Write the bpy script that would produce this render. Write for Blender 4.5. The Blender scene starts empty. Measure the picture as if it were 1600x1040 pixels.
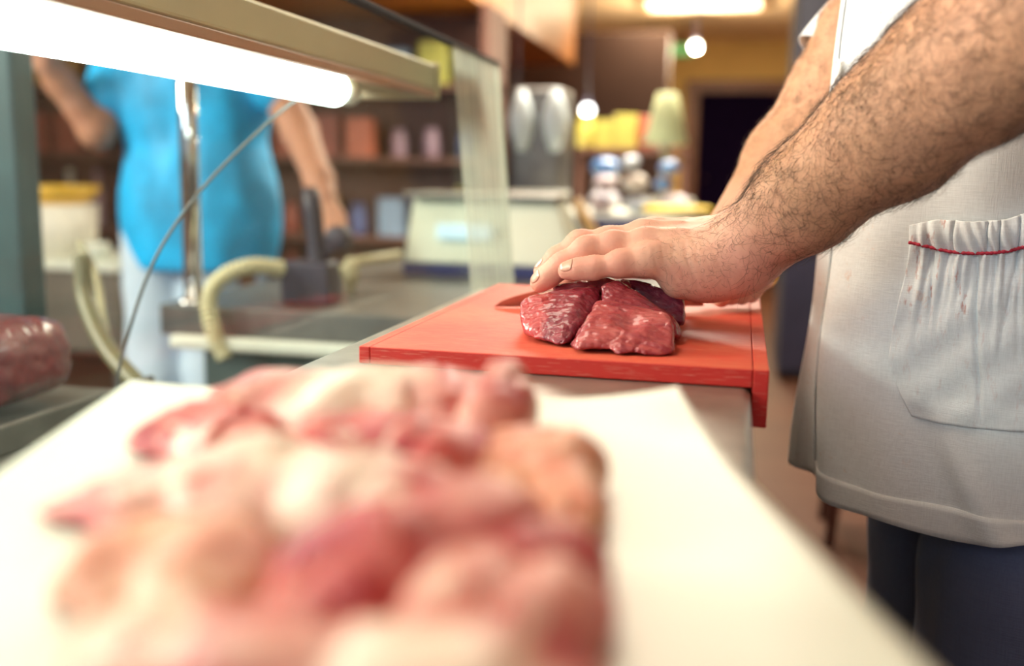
import bpy, bmesh, math, random
import numpy as np
from mathutils import Vector, Matrix, Euler
from mathutils.bvhtree import BVHTree

PI = math.pi
SC = bpy.context.scene
COL = SC.collection

# ------------------------------------------------------------------ camera
ZC = 1.038                      # lens height above the floor; the counter top is at 0.900
FPX = 1550.0                    # focal length in pixels of the 1600 px wide frame
YAW, PITCH, ROLL = math.radians(12.759), math.radians(9.258), math.radians(1.042)
fw = Vector((-math.sin(YAW) * math.cos(PITCH), math.cos(YAW) * math.cos(PITCH), -math.sin(PITCH)))
rt0 = Vector((math.cos(YAW), math.sin(YAW), 0))
dn0 = fw.cross(rt0)
RT = math.cos(ROLL) * rt0 - math.sin(ROLL) * dn0
DN = math.sin(ROLL) * rt0 + math.cos(ROLL) * dn0
FW = fw
cam_data = bpy.data.cameras.new('camera')
cam = bpy.data.objects.new('camera', cam_data)
COL.objects.link(cam)
m3 = Matrix((RT, -DN, -FW)).transposed()
cam.matrix_world = Matrix.Translation((0, 0, ZC)) @ m3.to_4x4()
cam_data.sensor_width = 36
cam_data.lens = 36 * FPX / 1600
cam_data.clip_start = 0.01
cam_data.clip_end = 60
cam_data.dof.use_dof = True
cam_data.dof.focus_distance = 0.76
cam_data.dof.aperture_fstop = 2.6
SC.camera = cam

# ------------------------------------------------------------------ world, light, exposure
world = bpy.data.worlds.new('world'); SC.world = world
world.use_nodes = True
wb = world.node_tree.nodes['Background']
wb.inputs[0].default_value = (0.75, 0.85, 1.0, 1)
wb.inputs[1].default_value = 0.5
SC.view_settings.view_transform = 'Standard'
SC.view_settings.look = 'None'
SC.view_settings.gamma = 1
SC.view_settings.use_curve_mapping = False
SC.view_settings.exposure = 0.16


def area_light(name, loc, size, power, color, target=None, size_y=None):
    d = bpy.data.lights.new(name, 'AREA')
    d.shape = 'RECTANGLE'; d.size = size; d.size_y = size_y or size
    d.energy = power; d.color = color
    o = bpy.data.objects.new(name, d); COL.objects.link(o)
    o.location = loc
    t = Vector(target) if target else Vector((loc[0], loc[1], 0))
    o.rotation_euler = (t - Vector(loc)).to_track_quat('-Z', 'Y').to_euler()
    return o


# daylight from the shop window behind and to the left of the photographer
area_light('shop_window_daylight', (-1.7, -2.0, 2.0), 1.6, 45, (0.86, 0.93, 1.0), (0.1, 0.9, 0.9), 1.2)
# row of ceiling panels over the counter
area_light('ceiling_panel_light_over_counter', (-0.55, 0.75, 2.33), 0.9, 16, (1.0, 0.88, 0.70), (0.0, 0.8, 0.9), 0.5)
area_light('ceiling_panel_light_left_aisle', (-2.9, 0.55, 2.30), 0.8, 200, (1.0, 0.93, 0.80), (0.15, 0.85, 0.9), 1.3)
area_light('ceiling_panel_light_mid', (-0.25, 3.7, 2.33), 1.2, 95, (1.0, 0.90, 0.74), None, 0.6)
area_light('ceiling_panel_light_far', (-0.3, 7.6, 2.30), 1.2, 60, (1.0, 0.80, 0.50), None, 0.6)


area_light('added_fill_light_back_aisle', (-1.9, 3.3, 2.33), 1.0, 70, (1.0, 0.95, 0.86), None, 0.5)  # added fill without a fixture, brightens the shelving and the customer


# ------------------------------------------------------------------ pixel <-> place (for measuring where things stand)
def ray(px, py):
    return FW + RT * ((px - 800) / FPX) + DN * ((py - 520) / FPX)


CAM = Vector((0, 0, ZC))


def atY(px, py, Y):
    r = ray(px, py); return CAM + r * (Y / r.y)


def atZ(px, py, z):
    r = ray(px, py); return CAM + r * ((z - ZC) / r.z)


def atX(px, py, x):
    r = ray(px, py); return CAM + r * (x / r.x)


# ------------------------------------------------------------------ node helpers
def mat_new(name):
    m = bpy.data.materials.new(name); m.use_nodes = True
    nt = m.node_tree
    return m, nt, nt.nodes['Principled BSDF']


def nd(nt, kind, **kw):
    n = nt.nodes.new(kind)
    for k, v in kw.items():
        if k in n.inputs: n.inputs[k].default_value = v
        else: setattr(n, k, v)
    return n


def coords(nt, scale=(1, 1, 1), rot=(0, 0, 0)):
    tc = nd(nt, 'ShaderNodeTexCoord')
    mp = nd(nt, 'ShaderNodeMapping')
    mp.inputs['Scale'].default_value = scale
    mp.inputs['Rotation'].default_value = rot
    nt.links.new(tc.outputs['Object'], mp.inputs['Vector'])
    return mp.outputs['Vector']


def noise(nt, vec, scale, detail=3, rough=0.55, dist=0.0):
    n = nd(nt, 'ShaderNodeTexNoise')
    n.inputs['Scale'].default_value = scale
    n.inputs['Detail'].default_value = detail
    n.inputs['Roughness'].default_value = rough
    n.inputs['Distortion'].default_value = dist
    nt.links.new(vec, n.inputs['Vector'])
    return n.outputs['Fac']


def ramp(nt, fac, stops, interp='LINEAR'):
    r = nd(nt, 'ShaderNodeValToRGB')
    cr = r.color_ramp; cr.interpolation = interp
    while len(cr.elements) < len(stops): cr.elements.new(0.5)
    for e, (p, c) in zip(cr.elements, stops):
        e.position = p
        e.color = (*c, 1) if len(c) == 3 else c
    nt.links.new(fac, r.inputs['Fac'])
    return r.outputs['Color']


def mixc(nt, fac, a, b, blend='MIX'):
    m = nd(nt, 'ShaderNodeMix', data_type='RGBA', blend_type=blend)
    for s, v in ((m.inputs[0], fac), (m.inputs[6], a), (m.inputs[7], b)):
        if isinstance(v, (int, float)): s.default_value = v
        elif isinstance(v, tuple): s.default_value = (*v, 1) if len(v) == 3 else v
        else: nt.links.new(v, s)
    return m.outputs[2]


def math_(nt, op, a, b=None, clamp=False):
    m = nd(nt, 'ShaderNodeMath', operation=op); m.use_clamp = clamp
    for i, v in enumerate((a, b)):
        if v is None: continue
        if isinstance(v, (int, float)): m.inputs[i].default_value = v
        else: nt.links.new(v, m.inputs[i])
    return m.outputs[0]


def bump(nt, bsdf, height, strength, dist=0.001):
    b = nd(nt, 'ShaderNodeBump')
    b.inputs['Strength'].default_value = strength
    b.inputs['Distance'].default_value = dist
    nt.links.new(height, b.inputs['Height'])
    nt.links.new(b.outputs['Normal'], bsdf.inputs['Normal'])
    return b


def simple(name, col, rough=0.5, metal=0.0, var=0.12, vscale=12.0, coat=0.0, emis=None, estr=0.0, bmp=0.0):
    m, nt, b = mat_new(name)
    v = coords(nt)
    f = noise(nt, v, vscale, 3)
    dark = tuple(c * (1 - var) for c in col); lite = tuple(min(1, c * (1 + var)) for c in col)
    nt.links.new(ramp(nt, f, [(0.3, dark), (0.7, lite)]), b.inputs['Base Color'])
    b.inputs['Roughness'].default_value = rough
    b.inputs['Metallic'].default_value = metal
    b.inputs['Coat Weight'].default_value = coat
    if emis:
        b.inputs['Emission Color'].default_value = (*emis, 1); b.inputs['Emission Strength'].default_value = estr
    if bmp: bump(nt, b, noise(nt, v, vscale * 6, 4), bmp)
    return m


# ------------------------------------------------------------------ mesh helpers
def link(name, me, mat=None, parent=None, smooth=True):
    o = bpy.data.objects.new(name, me); COL.objects.link(o)
    if mat: me.materials.append(mat)
    if smooth and len(me.polygons):
        me.polygons.foreach_set('use_smooth', [True] * len(me.polygons))
    if parent:
        o.parent = parent
        o.matrix_parent_inverse = Matrix.Translation(parent.location).inverted()
    return o


def from_arrays(name, V, F, mat=None, parent=None, smooth=True):
    me = bpy.data.meshes.new(name)
    me.from_pydata([tuple(map(float, v)) for v in V], [], [tuple(map(int, f)) for f in F])
    me.update()
    return link(name, me, mat, parent, smooth)


def from_bm(name, bm, mat=None, parent=None, smooth=False):
    me = bpy.data.meshes.new(name)
    bmesh.ops.recalc_face_normals(bm, faces=bm.faces)
    bm.to_mesh(me); bm.free()
    return link(name, me, mat, parent, smooth)


def box_bm(bm, lo, hi, bevel=0.0, seg=2, mtx=None):
    lo, hi = Vector(lo), Vector(hi)
    r = bmesh.ops.create_cube(bm, size=1)
    vs = r['verts']
    for v in vs:
        v.co = Vector((lo[i] + (v.co[i] + 0.5) * (hi[i] - lo[i]) for i in range(3)))
    if bevel:
        es = list({e for v in vs for e in v.link_edges})
        rr = bmesh.ops.bevel(bm, geom=es, offset=bevel, segments=seg, affect='EDGES', profile=0.5)
        vs = rr['verts']
    if mtx:
        bmesh.ops.transform(bm, matrix=mtx, verts=list(vs))
    return bm


def box(name, lo, hi, mat, parent=None, bevel=0.002, seg=2, mtx=None, smooth=False):
    bm = bmesh.new(); box_bm(bm, lo, hi, bevel, seg, mtx)
    return from_bm(name, bm, mat, parent, smooth)


def tube_arrays(pts, rad, sides=16, cap=True):
    pts = [Vector(p) for p in pts]
    n = len(pts)
    if not hasattr(rad, '__len__'): rad = [rad] * n
    V, F = [], []
    t0 = (pts[1] - pts[0]).normalized()
    up = Vector((0, 0, 1)) if abs(t0.z) < 0.9 else Vector((1, 0, 0))
    nrm = t0.cross(up).normalized()
    for i, p in enumerate(pts):
        t = (pts[min(i + 1, n - 1)] - pts[max(i - 1, 0)]).normalized()
        nrm = (nrm - t * nrm.dot(t)).normalized()
        b = t.cross(nrm)
        for k in range(sides):
            a = 2 * PI * k / sides
            V.append(p + (nrm * math.cos(a) + b * math.sin(a)) * rad[i])
    for i in range(n - 1):
        for k in range(sides):
            a, b_ = i * sides + k, i * sides + (k + 1) % sides
            F.append((a, b_, b_ + sides, a + sides))
    if cap:
        F.append(tuple(range(sides))[::-1]); F.append(tuple((n - 1) * sides + k for k in range(sides)))
    return V, F


def tube(name, pts, rad, mat, parent=None, sides=16):
    V, F = tube_arrays(pts, rad, sides)
    return from_arrays(name, V, F, mat, parent)


def spline(ctrl, n=24):
    """Catmull-Rom through the control points."""
    P = [Vector(c) for c in ctrl]; P = [P[0] * 2 - P[1]] + P + [P[-1] * 2 - P[-2]]
    out = []
    for i in range(1, len(P) - 2):
        for k in range(n):
            t = k / n
            a, b, c, d = P[i - 1], P[i], P[i + 1], P[i + 2]
            out.append(0.5 * ((2 * b) + (c - a) * t + (2 * a - 5 * b + 4 * c - d) * t * t + (3 * b - a - 3 * c + d) * t ** 3))
    out.append(P[-2])
    return out


def lathe(name, prof, mat, parent=None, loc=(0, 0, 0), sides=32, tilt=None):
    V, F = [], []
    for r, z in prof:
        for k in range(sides):
            a = 2 * PI * k / sides
            V.append(Vector((r * math.cos(a), r * math.sin(a), z)))
    for i in range(len(prof) - 1):
        for k in range(sides):
            a, b = i * sides + k, i * sides + (k + 1) % sides
            F.append((a, b, b + sides, a + sides))
    F.append(tuple(range(sides))[::-1]); n = len(prof)
    F.append(tuple((n - 1) * sides + k for k in range(sides)))
    M = Matrix.Translation(loc)
    if tilt: M = M @ Euler(tilt).to_matrix().to_4x4()
    V = [M @ v for v in V]
    return from_arrays(name, V, F, mat, parent)


def thing(name, label, cat, loc=(0, 0, 0), group=None):
    o = bpy.data.objects.new(name, None); COL.objects.link(o)
    o.empty_display_size = 0.05
    o.location = loc; o['label'] = label; o['category'] = cat
    if group: o['group'] = group
    return o


def tag(o, label, cat, group=None, kind=None):
    o['label'] = label; o['category'] = cat
    if group: o['group'] = group
    if kind: o['kind'] = kind
    return o


def struct(o, label=None):
    o['kind'] = 'structure'
    if label: o['label'] = label
    return o


# ------------------------------------------------------------------ implicit surfaces -> meshes (organic forms)
def _hash(ix, iy, iz, seed):
    h = (ix * 374761393 + iy * 668265263 + iz * 2147483647 + seed * 974711) & 0xffffffff
    h = ((h ^ (h >> 13)) * 1274126177) & 0xffffffff
    return ((h ^ (h >> 16)) & 0xffff) / 32768.0 - 1.0


def vnoise(P, seed=0):
    I = np.floor(P).astype(np.int64); f = P - I; f = f * f * (3 - 2 * f)
    out = 0
    for dx in (0, 1):
        wx = f[:, 0] if dx else 1 - f[:, 0]
        for dy in (0, 1):
            wy = f[:, 1] if dy else 1 - f[:, 1]
            for dz in (0, 1):
                wz = f[:, 2] if dz else 1 - f[:, 2]
                out = out + wx * wy * wz * _hash(I[:, 0] + dx, I[:, 1] + dy, I[:, 2] + dz, seed)
    return out


def fbm(P, scale, octs=3, seed=0, gain=0.5):
    s, a, t = scale, 1.0, 0
    for i in range(octs):
        t = t + a * vnoise(P * s + 17.3 * i, seed + i); s *= 2.03; a *= gain
    return t


def smin(a, b, k):
    h = np.clip(0.5 + 0.5 * (b - a) / k, 0, 1)
    return b * (1 - h) + a * h - k * h * (1 - h)


def smax(a, b, k): return -smin(-a, -b, k)


def cap(P, a, b, ra, rb):
    a, b = np.array(a, float), np.array(b, float)
    d = b - a; L = d @ d + 1e-12
    t = np.clip(((P - a) @ d) / L, 0, 1)
    q = P - a - t[:, None] * d
    return np.sqrt((q * q).sum(1)) - (ra + (rb - ra) * t)


def ell(P, c, r, R=None):
    q = P - np.array(c, float)
    if R is not None: q = q @ R
    r = np.array(r, float)
    k0 = np.sqrt(((q / r) ** 2).sum(1)); k1 = np.sqrt(((q / (r * r)) ** 2).sum(1)) + 1e-9
    return k0 * (k0 - 1) / k1


def chain(P, pts, k):
    """pts: list of (xyz, radius); smooth chain of tapered capsules."""
    d = None
    for (a, ra), (b, rb) in zip(pts[:-1], pts[1:]):
        c = cap(P, a, b, ra, rb)
        d = c if d is None else smin(d, c, k)
    return d


def surface_nets(sdf, lo, hi, h, B=8):
    lo = np.array(lo, float); hi = np.array(hi, float)
    nb = np.maximum(1, np.ceil((hi - lo) / (h * B)).astype(int))
    N = nb * B + 1
    bi = np.stack(np.meshgrid(*[np.arange(n) for n in nb], indexing='ij'), -1).reshape(-1, 3)
    cen = lo + (bi + 0.5) * B * h
    dc = sdf(cen)
    keep = np.abs(dc) < B * h * 0.87 * 1.35 + 0.004
    sign = np.sign(dc)
    V = np.empty(tuple(N), np.float32)
    # rough fill
    S = sign.reshape(tuple(nb))
    for ax in range(3): S = np.repeat(S, B, axis=ax)
    S = np.pad(S, [(0, 1)] * 3, mode='edge')
    V[...] = S * 1.0
    act = bi[keep]
    loc = np.stack(np.meshgrid(*[np.arange(B + 1)] * 3, indexing='ij'), -1).reshape(-1, 3)
    for s in range(0, len(act), 400):
        idx = (act[s:s + 400, None, :] * B + loc[None]).reshape(-1, 3)
        v = sdf(lo + idx * h)
        V[idx[:, 0], idx[:, 1], idx[:, 2]] = v
    inside = V < 0
    c = [inside[i:N[0] - 1 + i, j:N[1] - 1 + j, k:N[2] - 1 + k] for i in (0, 1) for j in (0, 1) for k in (0, 1)]
    cnt = sum(x.astype(np.int8) for x in c)
    cells = np.argwhere((cnt > 0) & (cnt < 8))
    vid = -np.ones(tuple(N - 1), np.int64); vid[cells[:, 0], cells[:, 1], cells[:, 2]] = np.arange(len(cells))
    acc = np.zeros((len(cells), 3)); num = np.zeros(len(cells))
    for ax in range(3):
        o1, o2 = [a for a in range(3) if a != ax]
        for i in (0, 1):
            for j in (0, 1):
                p = cells.copy(); p[:, o1] += i; p[:, o2] += j
                q = p.copy(); q[:, ax] += 1
                a = V[p[:, 0], p[:, 1], p[:, 2]]; b = V[q[:, 0], q[:, 1], q[:, 2]]
                m = (a < 0) != (b < 0)
                t = np.where(m, a / np.where(a == b, 1, (a - b)), 0)
                pt = p.astype(float); pt[:, ax] += t
                acc[m] += pt[m]; num[m] += 1
    verts = lo + acc / num[:, None] * h
    faces = []
    for ax in range(3):
        o1, o2 = (ax + 1) % 3, (ax + 2) % 3
        sl = [slice(None)] * 3; sl2 = [slice(None)] * 3
        sl[ax] = slice(0, N[ax] - 1); sl2[ax] = slice(1, N[ax])
        A, Bv = inside[tuple(sl)], inside[tuple(sl2)]
        e = np.argwhere(A != Bv)
        e = e[(e[:, o1] > 0) & (e[:, o2] > 0) & (e[:, o1] < N[o1] - 1) & (e[:, o2] < N[o2] - 1)]
        ids = []
        for di, dj in ((1, 1), (0, 1), (0, 0), (1, 0)):
            p = e.copy(); p[:, o1] -= di; p[:, o2] -= dj
            ids.append(vid[p[:, 0], p[:, 1], p[:, 2]])
        q = np.stack(ids, 1)
        fl = A[e[:, 0], e[:, 1], e[:, 2]]
        q[~fl] = q[~fl][:, ::-1]
        faces.append(q)
    F = np.concatenate(faces)
    F = F[(F >= 0).all(1)]
    return verts, F


def fast_mesh(name, V, F, mat=None, parent=None, attrs=None):
    me = bpy.data.meshes.new(name)
    me.vertices.add(len(V)); me.vertices.foreach_set('co', np.asarray(V, np.float32).ravel())
    n = F.shape[1]
    me.loops.add(F.size); me.loops.foreach_set('vertex_index', F.astype(np.int32).ravel())
    me.polygons.add(len(F)); me.polygons.foreach_set('loop_start', np.arange(0, F.size, n, dtype=np.int32))
    me.update(calc_edges=True); me.validate()
    for k, a in (attrs or {}).items():
        at = me.attributes.new(k, 'FLOAT', 'POINT'); at.data.foreach_set('value', np.asarray(a, np.float32))
    return link(name, me, mat, parent, True)


def relax(V, F, it=2, lam=0.5):
    """light Laplacian smoothing of a quad mesh"""
    n = len(V)
    E = np.concatenate([F[:, [i, (i + 1) % F.shape[1]]] for i in range(F.shape[1])])
    deg = np.bincount(E[:, 0], minlength=n) + np.bincount(E[:, 1], minlength=n)
    for _ in range(it):
        S = np.stack([np.bincount(E[:, 0], V[E[:, 1], a], n) + np.bincount(E[:, 1], V[E[:, 0], a], n) for a in range(3)], 1)
        V = V + lam * (S / np.maximum(deg, 1)[:, None] - V)
    return V


# ------------------------------------------------------------------ materials
def skin_material(name, base, red, hairy=0.0):
    m, nt, b = mat_new(name)
    v = coords(nt)
    n1 = noise(nt, v, 22, 4, 0.6)
    n2 = noise(nt, v, 120, 3, 0.6)
    c = ramp(nt, n1, [(0.3, tuple(x * 0.88 for x in base)), (0.5, base), (0.72, red)])
    c = mixc(nt, 0.25, c, ramp(nt, n2, [(0.35, tuple(x * 0.75 for x in red)), (0.6, base)]))
    at = nd(nt, 'ShaderNodeAttribute', attribute_name='blush')
    c = mixc(nt, at.outputs['Fac'], c, (0.72, 0.27, 0.21))
    at2 = nd(nt, 'ShaderNodeAttribute', attribute_name='tan')
    tanc = ramp(nt, n1, [(0.3, (0.50, 0.27, 0.15)), (0.7, (0.62, 0.33, 0.20))])
    c = mixc(nt, at2.outputs['Fac'], c, tanc)
    nt.links.new(c, b.inputs['Base Color'])
    b.inputs['Roughness'].default_value = 0.58
    b.inputs['Specular IOR Level'].default_value = 0.35
    b.inputs['Subsurface Weight'].default_value = 0.12
    b.inputs['Subsurface Radius'].default_value = (0.012, 0.004, 0.002)
    b.inputs['Subsurface Scale'].default_value = 0.6
    h = math_(nt, 'ADD', noise(nt, v, 420, 3, 0.6), math_(nt, 'MULTIPLY', noise(nt, v, 90, 2), 1.4))
    bump(nt, b, h, 0.35, 0.0006)
    return m


M_skin = skin_material('skin', (0.80, 0.50, 0.36), (0.76, 0.38, 0.29))
M_nail = simple('nail', (0.66, 0.37, 0.27), 0.32, var=0.08, vscale=300, coat=0.3)
M_hair = simple('arm_hair', (0.055, 0.030, 0.018), 0.5, var=0.2, vscale=200)


def fabric(name, col, stains=False, weave=1400, bs=0.25, spot=None):
    m, nt, b = mat_new(name)
    v = coords(nt)
    n = noise(nt, v, 9, 4)
    c = ramp(nt, n, [(0.3, tuple(x * 0.93 for x in col)), (0.7, col)])
    fine = noise(nt, coords(nt, (1, 1, 0.06)), weave, 1)
    fine2 = noise(nt, coords(nt, (0.06, 0.06, 1)), weave, 1)
    th = math_(nt, 'ADD', fine, fine2)
    c = mixc(nt, 0.22, c, ramp(nt, math_(nt, 'MULTIPLY', th, 0.5), [(0.38, tuple(x * 0.55 for x in col)), (0.6, col)]))
    if stains:
        s = noise(nt, v, 60, 4, 0.7, 0.4)
        big = noise(nt, v, 7, 2)
        f = math_(nt, 'MULTIPLY', ramp(nt, s, [(0.62, (0, 0, 0)), (0.72, (1, 1, 1))]), ramp(nt, big, [(0.50, (0, 0, 0)), (0.6, (1, 1, 1))]))
        c = mixc(nt, math_(nt, 'MULTIPLY', f, 0.55), c, (0.62, 0.33, 0.20))
        at = nd(nt, 'ShaderNodeAttribute', attribute_name='blood')
        g = math_(nt, 'MULTIPLY', at.outputs['Fac'], ramp(nt, noise(nt, coords(nt, (1, 1, 0.3)), 190, 3, 0.7), [(0.57, (0, 0, 0)), (0.70, (0.8, 0.8, 0.8))]))
        c = mixc(nt, g, c, (0.52, 0.20, 0.15))
    if spot:                                             # one pale scuffed stain
        vm = nd(nt, 'ShaderNodeVectorMath', operation='DISTANCE'); nt.links.new(v, vm.inputs[0]); vm.inputs[1].default_value = tuple(spot[0])
        q = math_(nt, 'ADD', math_(nt, 'DIVIDE', vm.outputs['Value'], spot[1]), math_(nt, 'MULTIPLY', noise(nt, v, 130, 4, 0.7), 1.1))
        c = mixc(nt, ramp(nt, q, [(0.85, (0.8, 0.8, 0.8)), (1.45, (0, 0, 0))]), c, (0.55, 0.52, 0.38))
    nt.links.new(c, b.inputs['Base Color'])
    b.inputs['Roughness'].default_value = 0.85
    b.inputs['Sheen Weight'].default_value = 0.15
    h = math_(nt, 'ADD', th, math_(nt, 'MULTIPLY', noise(nt, v, 40, 3), 1.5))
    bump(nt, b, h, bs, 0.0008)
    return m


M_coat = fabric('coat_cotton', (0.80, 0.83, 0.84), stains=True)
M_denim = fabric('dark_blue_twill', (0.115, 0.145, 0.27), weave=900, bs=0.5, spot=(atY(1507, 872, 0.83), 0.017))
M_piping = simple('red_piping', (0.42, 0.015, 0.04), 0.7, var=0.2, vscale=400)
M_steel = simple('brushed_steel', (0.42, 0.41, 0.36), 0.38, 0.85, var=0.15, vscale=30)
M_steel_dark = simple('steel_dark', (0.16, 0.155, 0.145), 0.45, 0.6, var=0.2, vscale=20)
M_chrome = simple('chrome', (0.75, 0.77, 0.80), 0.12, 1.0, var=0.03)
M_white_pl = simple('white_plastic', (0.72, 0.75, 0.66), 0.4, var=0.05)
M_black_pl = simple('black_plastic', (0.022, 0.022, 0.045), 0.45, var=0.2)
M_navy = simple('navy_plastic', (0.02, 0.025, 0.11), 0.4, var=0.2)


def board_material():
    m, nt, b = mat_new('red_board_plastic')
    v = coords(nt)
    red = (0.60, 0.022, 0.014)
    worn = (0.62, 0.12, 0.06)
    g = nd(nt, 'ShaderNodeNewGeometry')
    sep = nd(nt, 'ShaderNodeSeparateXYZ'); nt.links.new(g.outputs['Normal'], sep.inputs[0])
    up = ramp(nt, sep.outputs['Z'], [(0.5, (0, 0, 0)), (0.9, (1, 1, 1))])
    s1 = noise(nt, coords(nt, (1, 5, 1), (0, 0, 0.5)), 60, 6, 0.75, 0.3)
    s2 = noise(nt, v, 9, 3, 0.6)
    wear = math_(nt, 'MULTIPLY', up, ramp(nt, math_(nt, 'ADD', math_(nt, 'MULTIPLY', s1, 0.55), math_(nt, 'MULTIPLY', s2, 0.45)), [(0.38, (0.25, 0.25, 0.25)), (0.60, (1, 1, 1))]))
    c = mixc(nt, wear, red, worn)
    sc1 = noise(nt, coords(nt, (1, 30, 30), (0.9, 0.2, 0.4)), 55, 2, 0.5)
    scr = ramp(nt, sc1, [(0.62, (0, 0, 0)), (0.66, (1, 1, 1))])
    c = mixc(nt, math_(nt, 'MULTIPLY', scr, 0.5), c, (0.78, 0.30, 0.20))
    nt.links.new(c, b.inputs['Base Color'])
    b.inputs['Roughness'].default_value = 0.55
    bump(nt, b, math_(nt, 'ADD', s1, scr), 0.4, 0.0006)
    return m


M_board = board_material()


def meat_material(name, lean=(0.30, 0.014, 0.028), dark=(0.13, 0.004, 0.03), pale=(0.50, 0.07, 0.09), fat=(0.86, 0.62, 0.50), fat_at=0.66, fib=(1, 6, 3), rough=0.26, sc=60, tint=None, face=None, wet=0.6):
    m, nt, b = mat_new(name)
    v = coords(nt, fib, (0.4, 0.3, 0.8))
    n1 = noise(nt, coords(nt), 38, 3, 0.55, 0.4)
    n2 = noise(nt, v, sc, 5, 0.65, 0.5)
    c = ramp(nt, n1, [(0.30, dark), (0.5, lean), (0.72, pale)])
    c = mixc(nt, 0.45, c, ramp(nt, n2, [(0.35, dark), (0.55, lean), (0.7, pale)]))
    n3 = noise(nt, coords(nt, (1.6, 1, 1), (0.2, 0.7, 0.1)), sc * 0.75, 4, 0.6, 1.2)
    f = ramp(nt, n3, [(fat_at, (0, 0, 0)), (fat_at + 0.09, (1, 1, 1))])
    c = mixc(nt, f, c, fat)
    if tint:
        n4 = noise(nt, coords(nt), 14, 2, 0.5)
        c = mixc(nt, ramp(nt, n4, [(0.5, (0, 0, 0)), (0.62, (1, 1, 1))]), c, tint)
    if face:                                             # the outer muscle of this cut is a different colour from its cut side
        x0, col = face
        sp_ = nd(nt, 'ShaderNodeSeparateXYZ'); nt.links.new(coords(nt), sp_.inputs[0])
        xx = math_(nt, 'ADD', math_(nt, 'SUBTRACT', x0, sp_.outputs['X']), math_(nt, 'MULTIPLY', math_(nt, 'SUBTRACT', n1, 0.5), 0.02))
        c = mixc(nt, math_(nt, 'MULTIPLY', ramp(nt, math_(nt, 'MULTIPLY', xx, 60.0), [(0.0, (0, 0, 0)), (0.5, (1, 1, 1))]), 0.6), c, col)
    nt.links.new(c, b.inputs['Base Color'])
    b.inputs['Roughness'].default_value = rough
    b.inputs['Subsurface Weight'].default_value = 0.1
    b.inputs['Subsurface Radius'].default_value = (0.008, 0.002, 0.002)
    b.inputs['Coat Weight'].default_value = wet
    b.inputs['Coat Roughness'].default_value = 0.16
    bump(nt, b, math_(nt, 'ADD', n2, noise(nt, coords(nt, (1, 3, 1.5), (0.3, 0.5, 0.2)), 330, 4, 0.65)), 0.7, 0.0016)
    return m


M_meat = meat_material('beef_lean', fat_at=0.69)
M_meat_dark = meat_material('beef_dark', lean=(0.22, 0.012, 0.05), dark=(0.10, 0.004, 0.03), pale=(0.42, 0.07, 0.11), fat_at=0.74)
M_meat_pale = meat_material('beef_pale', lean=(0.42, 0.045, 0.05), dark=(0.24, 0.014, 0.04), pale=(0.60, 0.15, 0.14), fat=(0.70, 0.40, 0.34), fat_at=0.68)

# ------------------------------------------------------------------ setting
M_floor, nt, b = mat_new('terracotta_floor')
br = nd(nt, 'ShaderNodeTexBrick')
br.offset = 0.0
br.inputs['Scale'].default_value = 3.0
br.inputs['Color1'].default_value = (0.085, 0.030, 0.014, 1)
br.inputs['Color2'].default_value = (0.11, 0.038, 0.018, 1)
br.inputs['Mortar'].default_value = (0.16, 0.08, 0.05, 1)
br.inputs['Mortar Size'].default_value = 0.015
br.inputs['Brick Width'].default_value = 1.0
br.inputs['Row Height'].default_value = 1.0
nt.links.new(coords(nt), br.inputs['Vector'])
nt.links.new(br.outputs['Color'], b.inputs['Base Color'])
b.inputs['Roughness'].default_value = 0.55

M_ceil = simple('warm_ceiling', (0.90, 0.64, 0.38), 0.8, var=0.06, vscale=2)
M_wall_far = simple('ochre_wall', (0.66, 0.42, 0.13), 0.8, var=0.08, vscale=2)
M_wall = simple('side_wall', (0.40, 0.28, 0.18), 0.85, var=0.15, vscale=2)
M_wood = simple('orange_wood', (0.58, 0.21, 0.03), 0.45, var=0.18, vscale=3)
M_brown = simple('brown_frame', (0.16, 0.055, 0.02), 0.5, var=0.2, vscale=5)
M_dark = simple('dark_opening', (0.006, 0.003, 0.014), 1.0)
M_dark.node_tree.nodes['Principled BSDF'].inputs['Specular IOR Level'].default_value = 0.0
CEIL = 2.37
struct(box('floor', (-4.5, -3.0, -0.1), (2.2, 10.6, 0), M_floor, bevel=0))
struct(box('ceiling', (-4.5, -3.0, CEIL), (2.2, 10.6, CEIL + 0.1), M_ceil, bevel=0))
struct(box('wall_back', (-4.5, 10.5, 0), (2.2, 10.6, CEIL), M_wall_far, bevel=0))
struct(box('wall_left', (-4.6, -3.0, 0), (-4.5, 10.6, CEIL), M_wall, bevel=0))
struct(box('wall_right', (2.1, -3.0, 0), (2.2, 10.6, CEIL), M_wall, bevel=0))

# door in the far wall
d0, d1 = atY(1093, 145, 10.5), atY(1262, 145, 10.5)
dz = d0.z
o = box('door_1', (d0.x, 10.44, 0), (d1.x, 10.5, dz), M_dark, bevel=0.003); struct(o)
bm = bmesh.new()
box_bm(bm, (d0.x - 0.13, 10.40, 0), (d0.x, 10.5, dz + 0.12))
box_bm(bm, (d1.x, 10.40, 0), (d1.x + 0.13, 10.5, dz + 0.12))
box_bm(bm, (d0.x, 10.40, dz), (d1.x, 10.5, dz + 0.12))
from_bm('door_frame', bm, M_brown, o)
o2 = lathe('door_handle', [(0.0, 0), (0.03, 0), (0.03, 0.02), (0.012, 0.03), (0.012, 0.05), (0.028, 0.06), (0.0, 0.075)], M_chrome, o, (d0.x + 0.1, 10.44, 1.0), 16, (PI / 2, 0, 0))

# wood-clad bulkhead over the display case
bx = atY(897, 102, 7.0)
o = box('trim_1', (-2.6, 1.9, bx.z), (bx.x, 7.0, CEIL), M_wood, bevel=0.01)
struct(o, 'orange wood bulkhead hanging from the ceiling')
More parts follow.
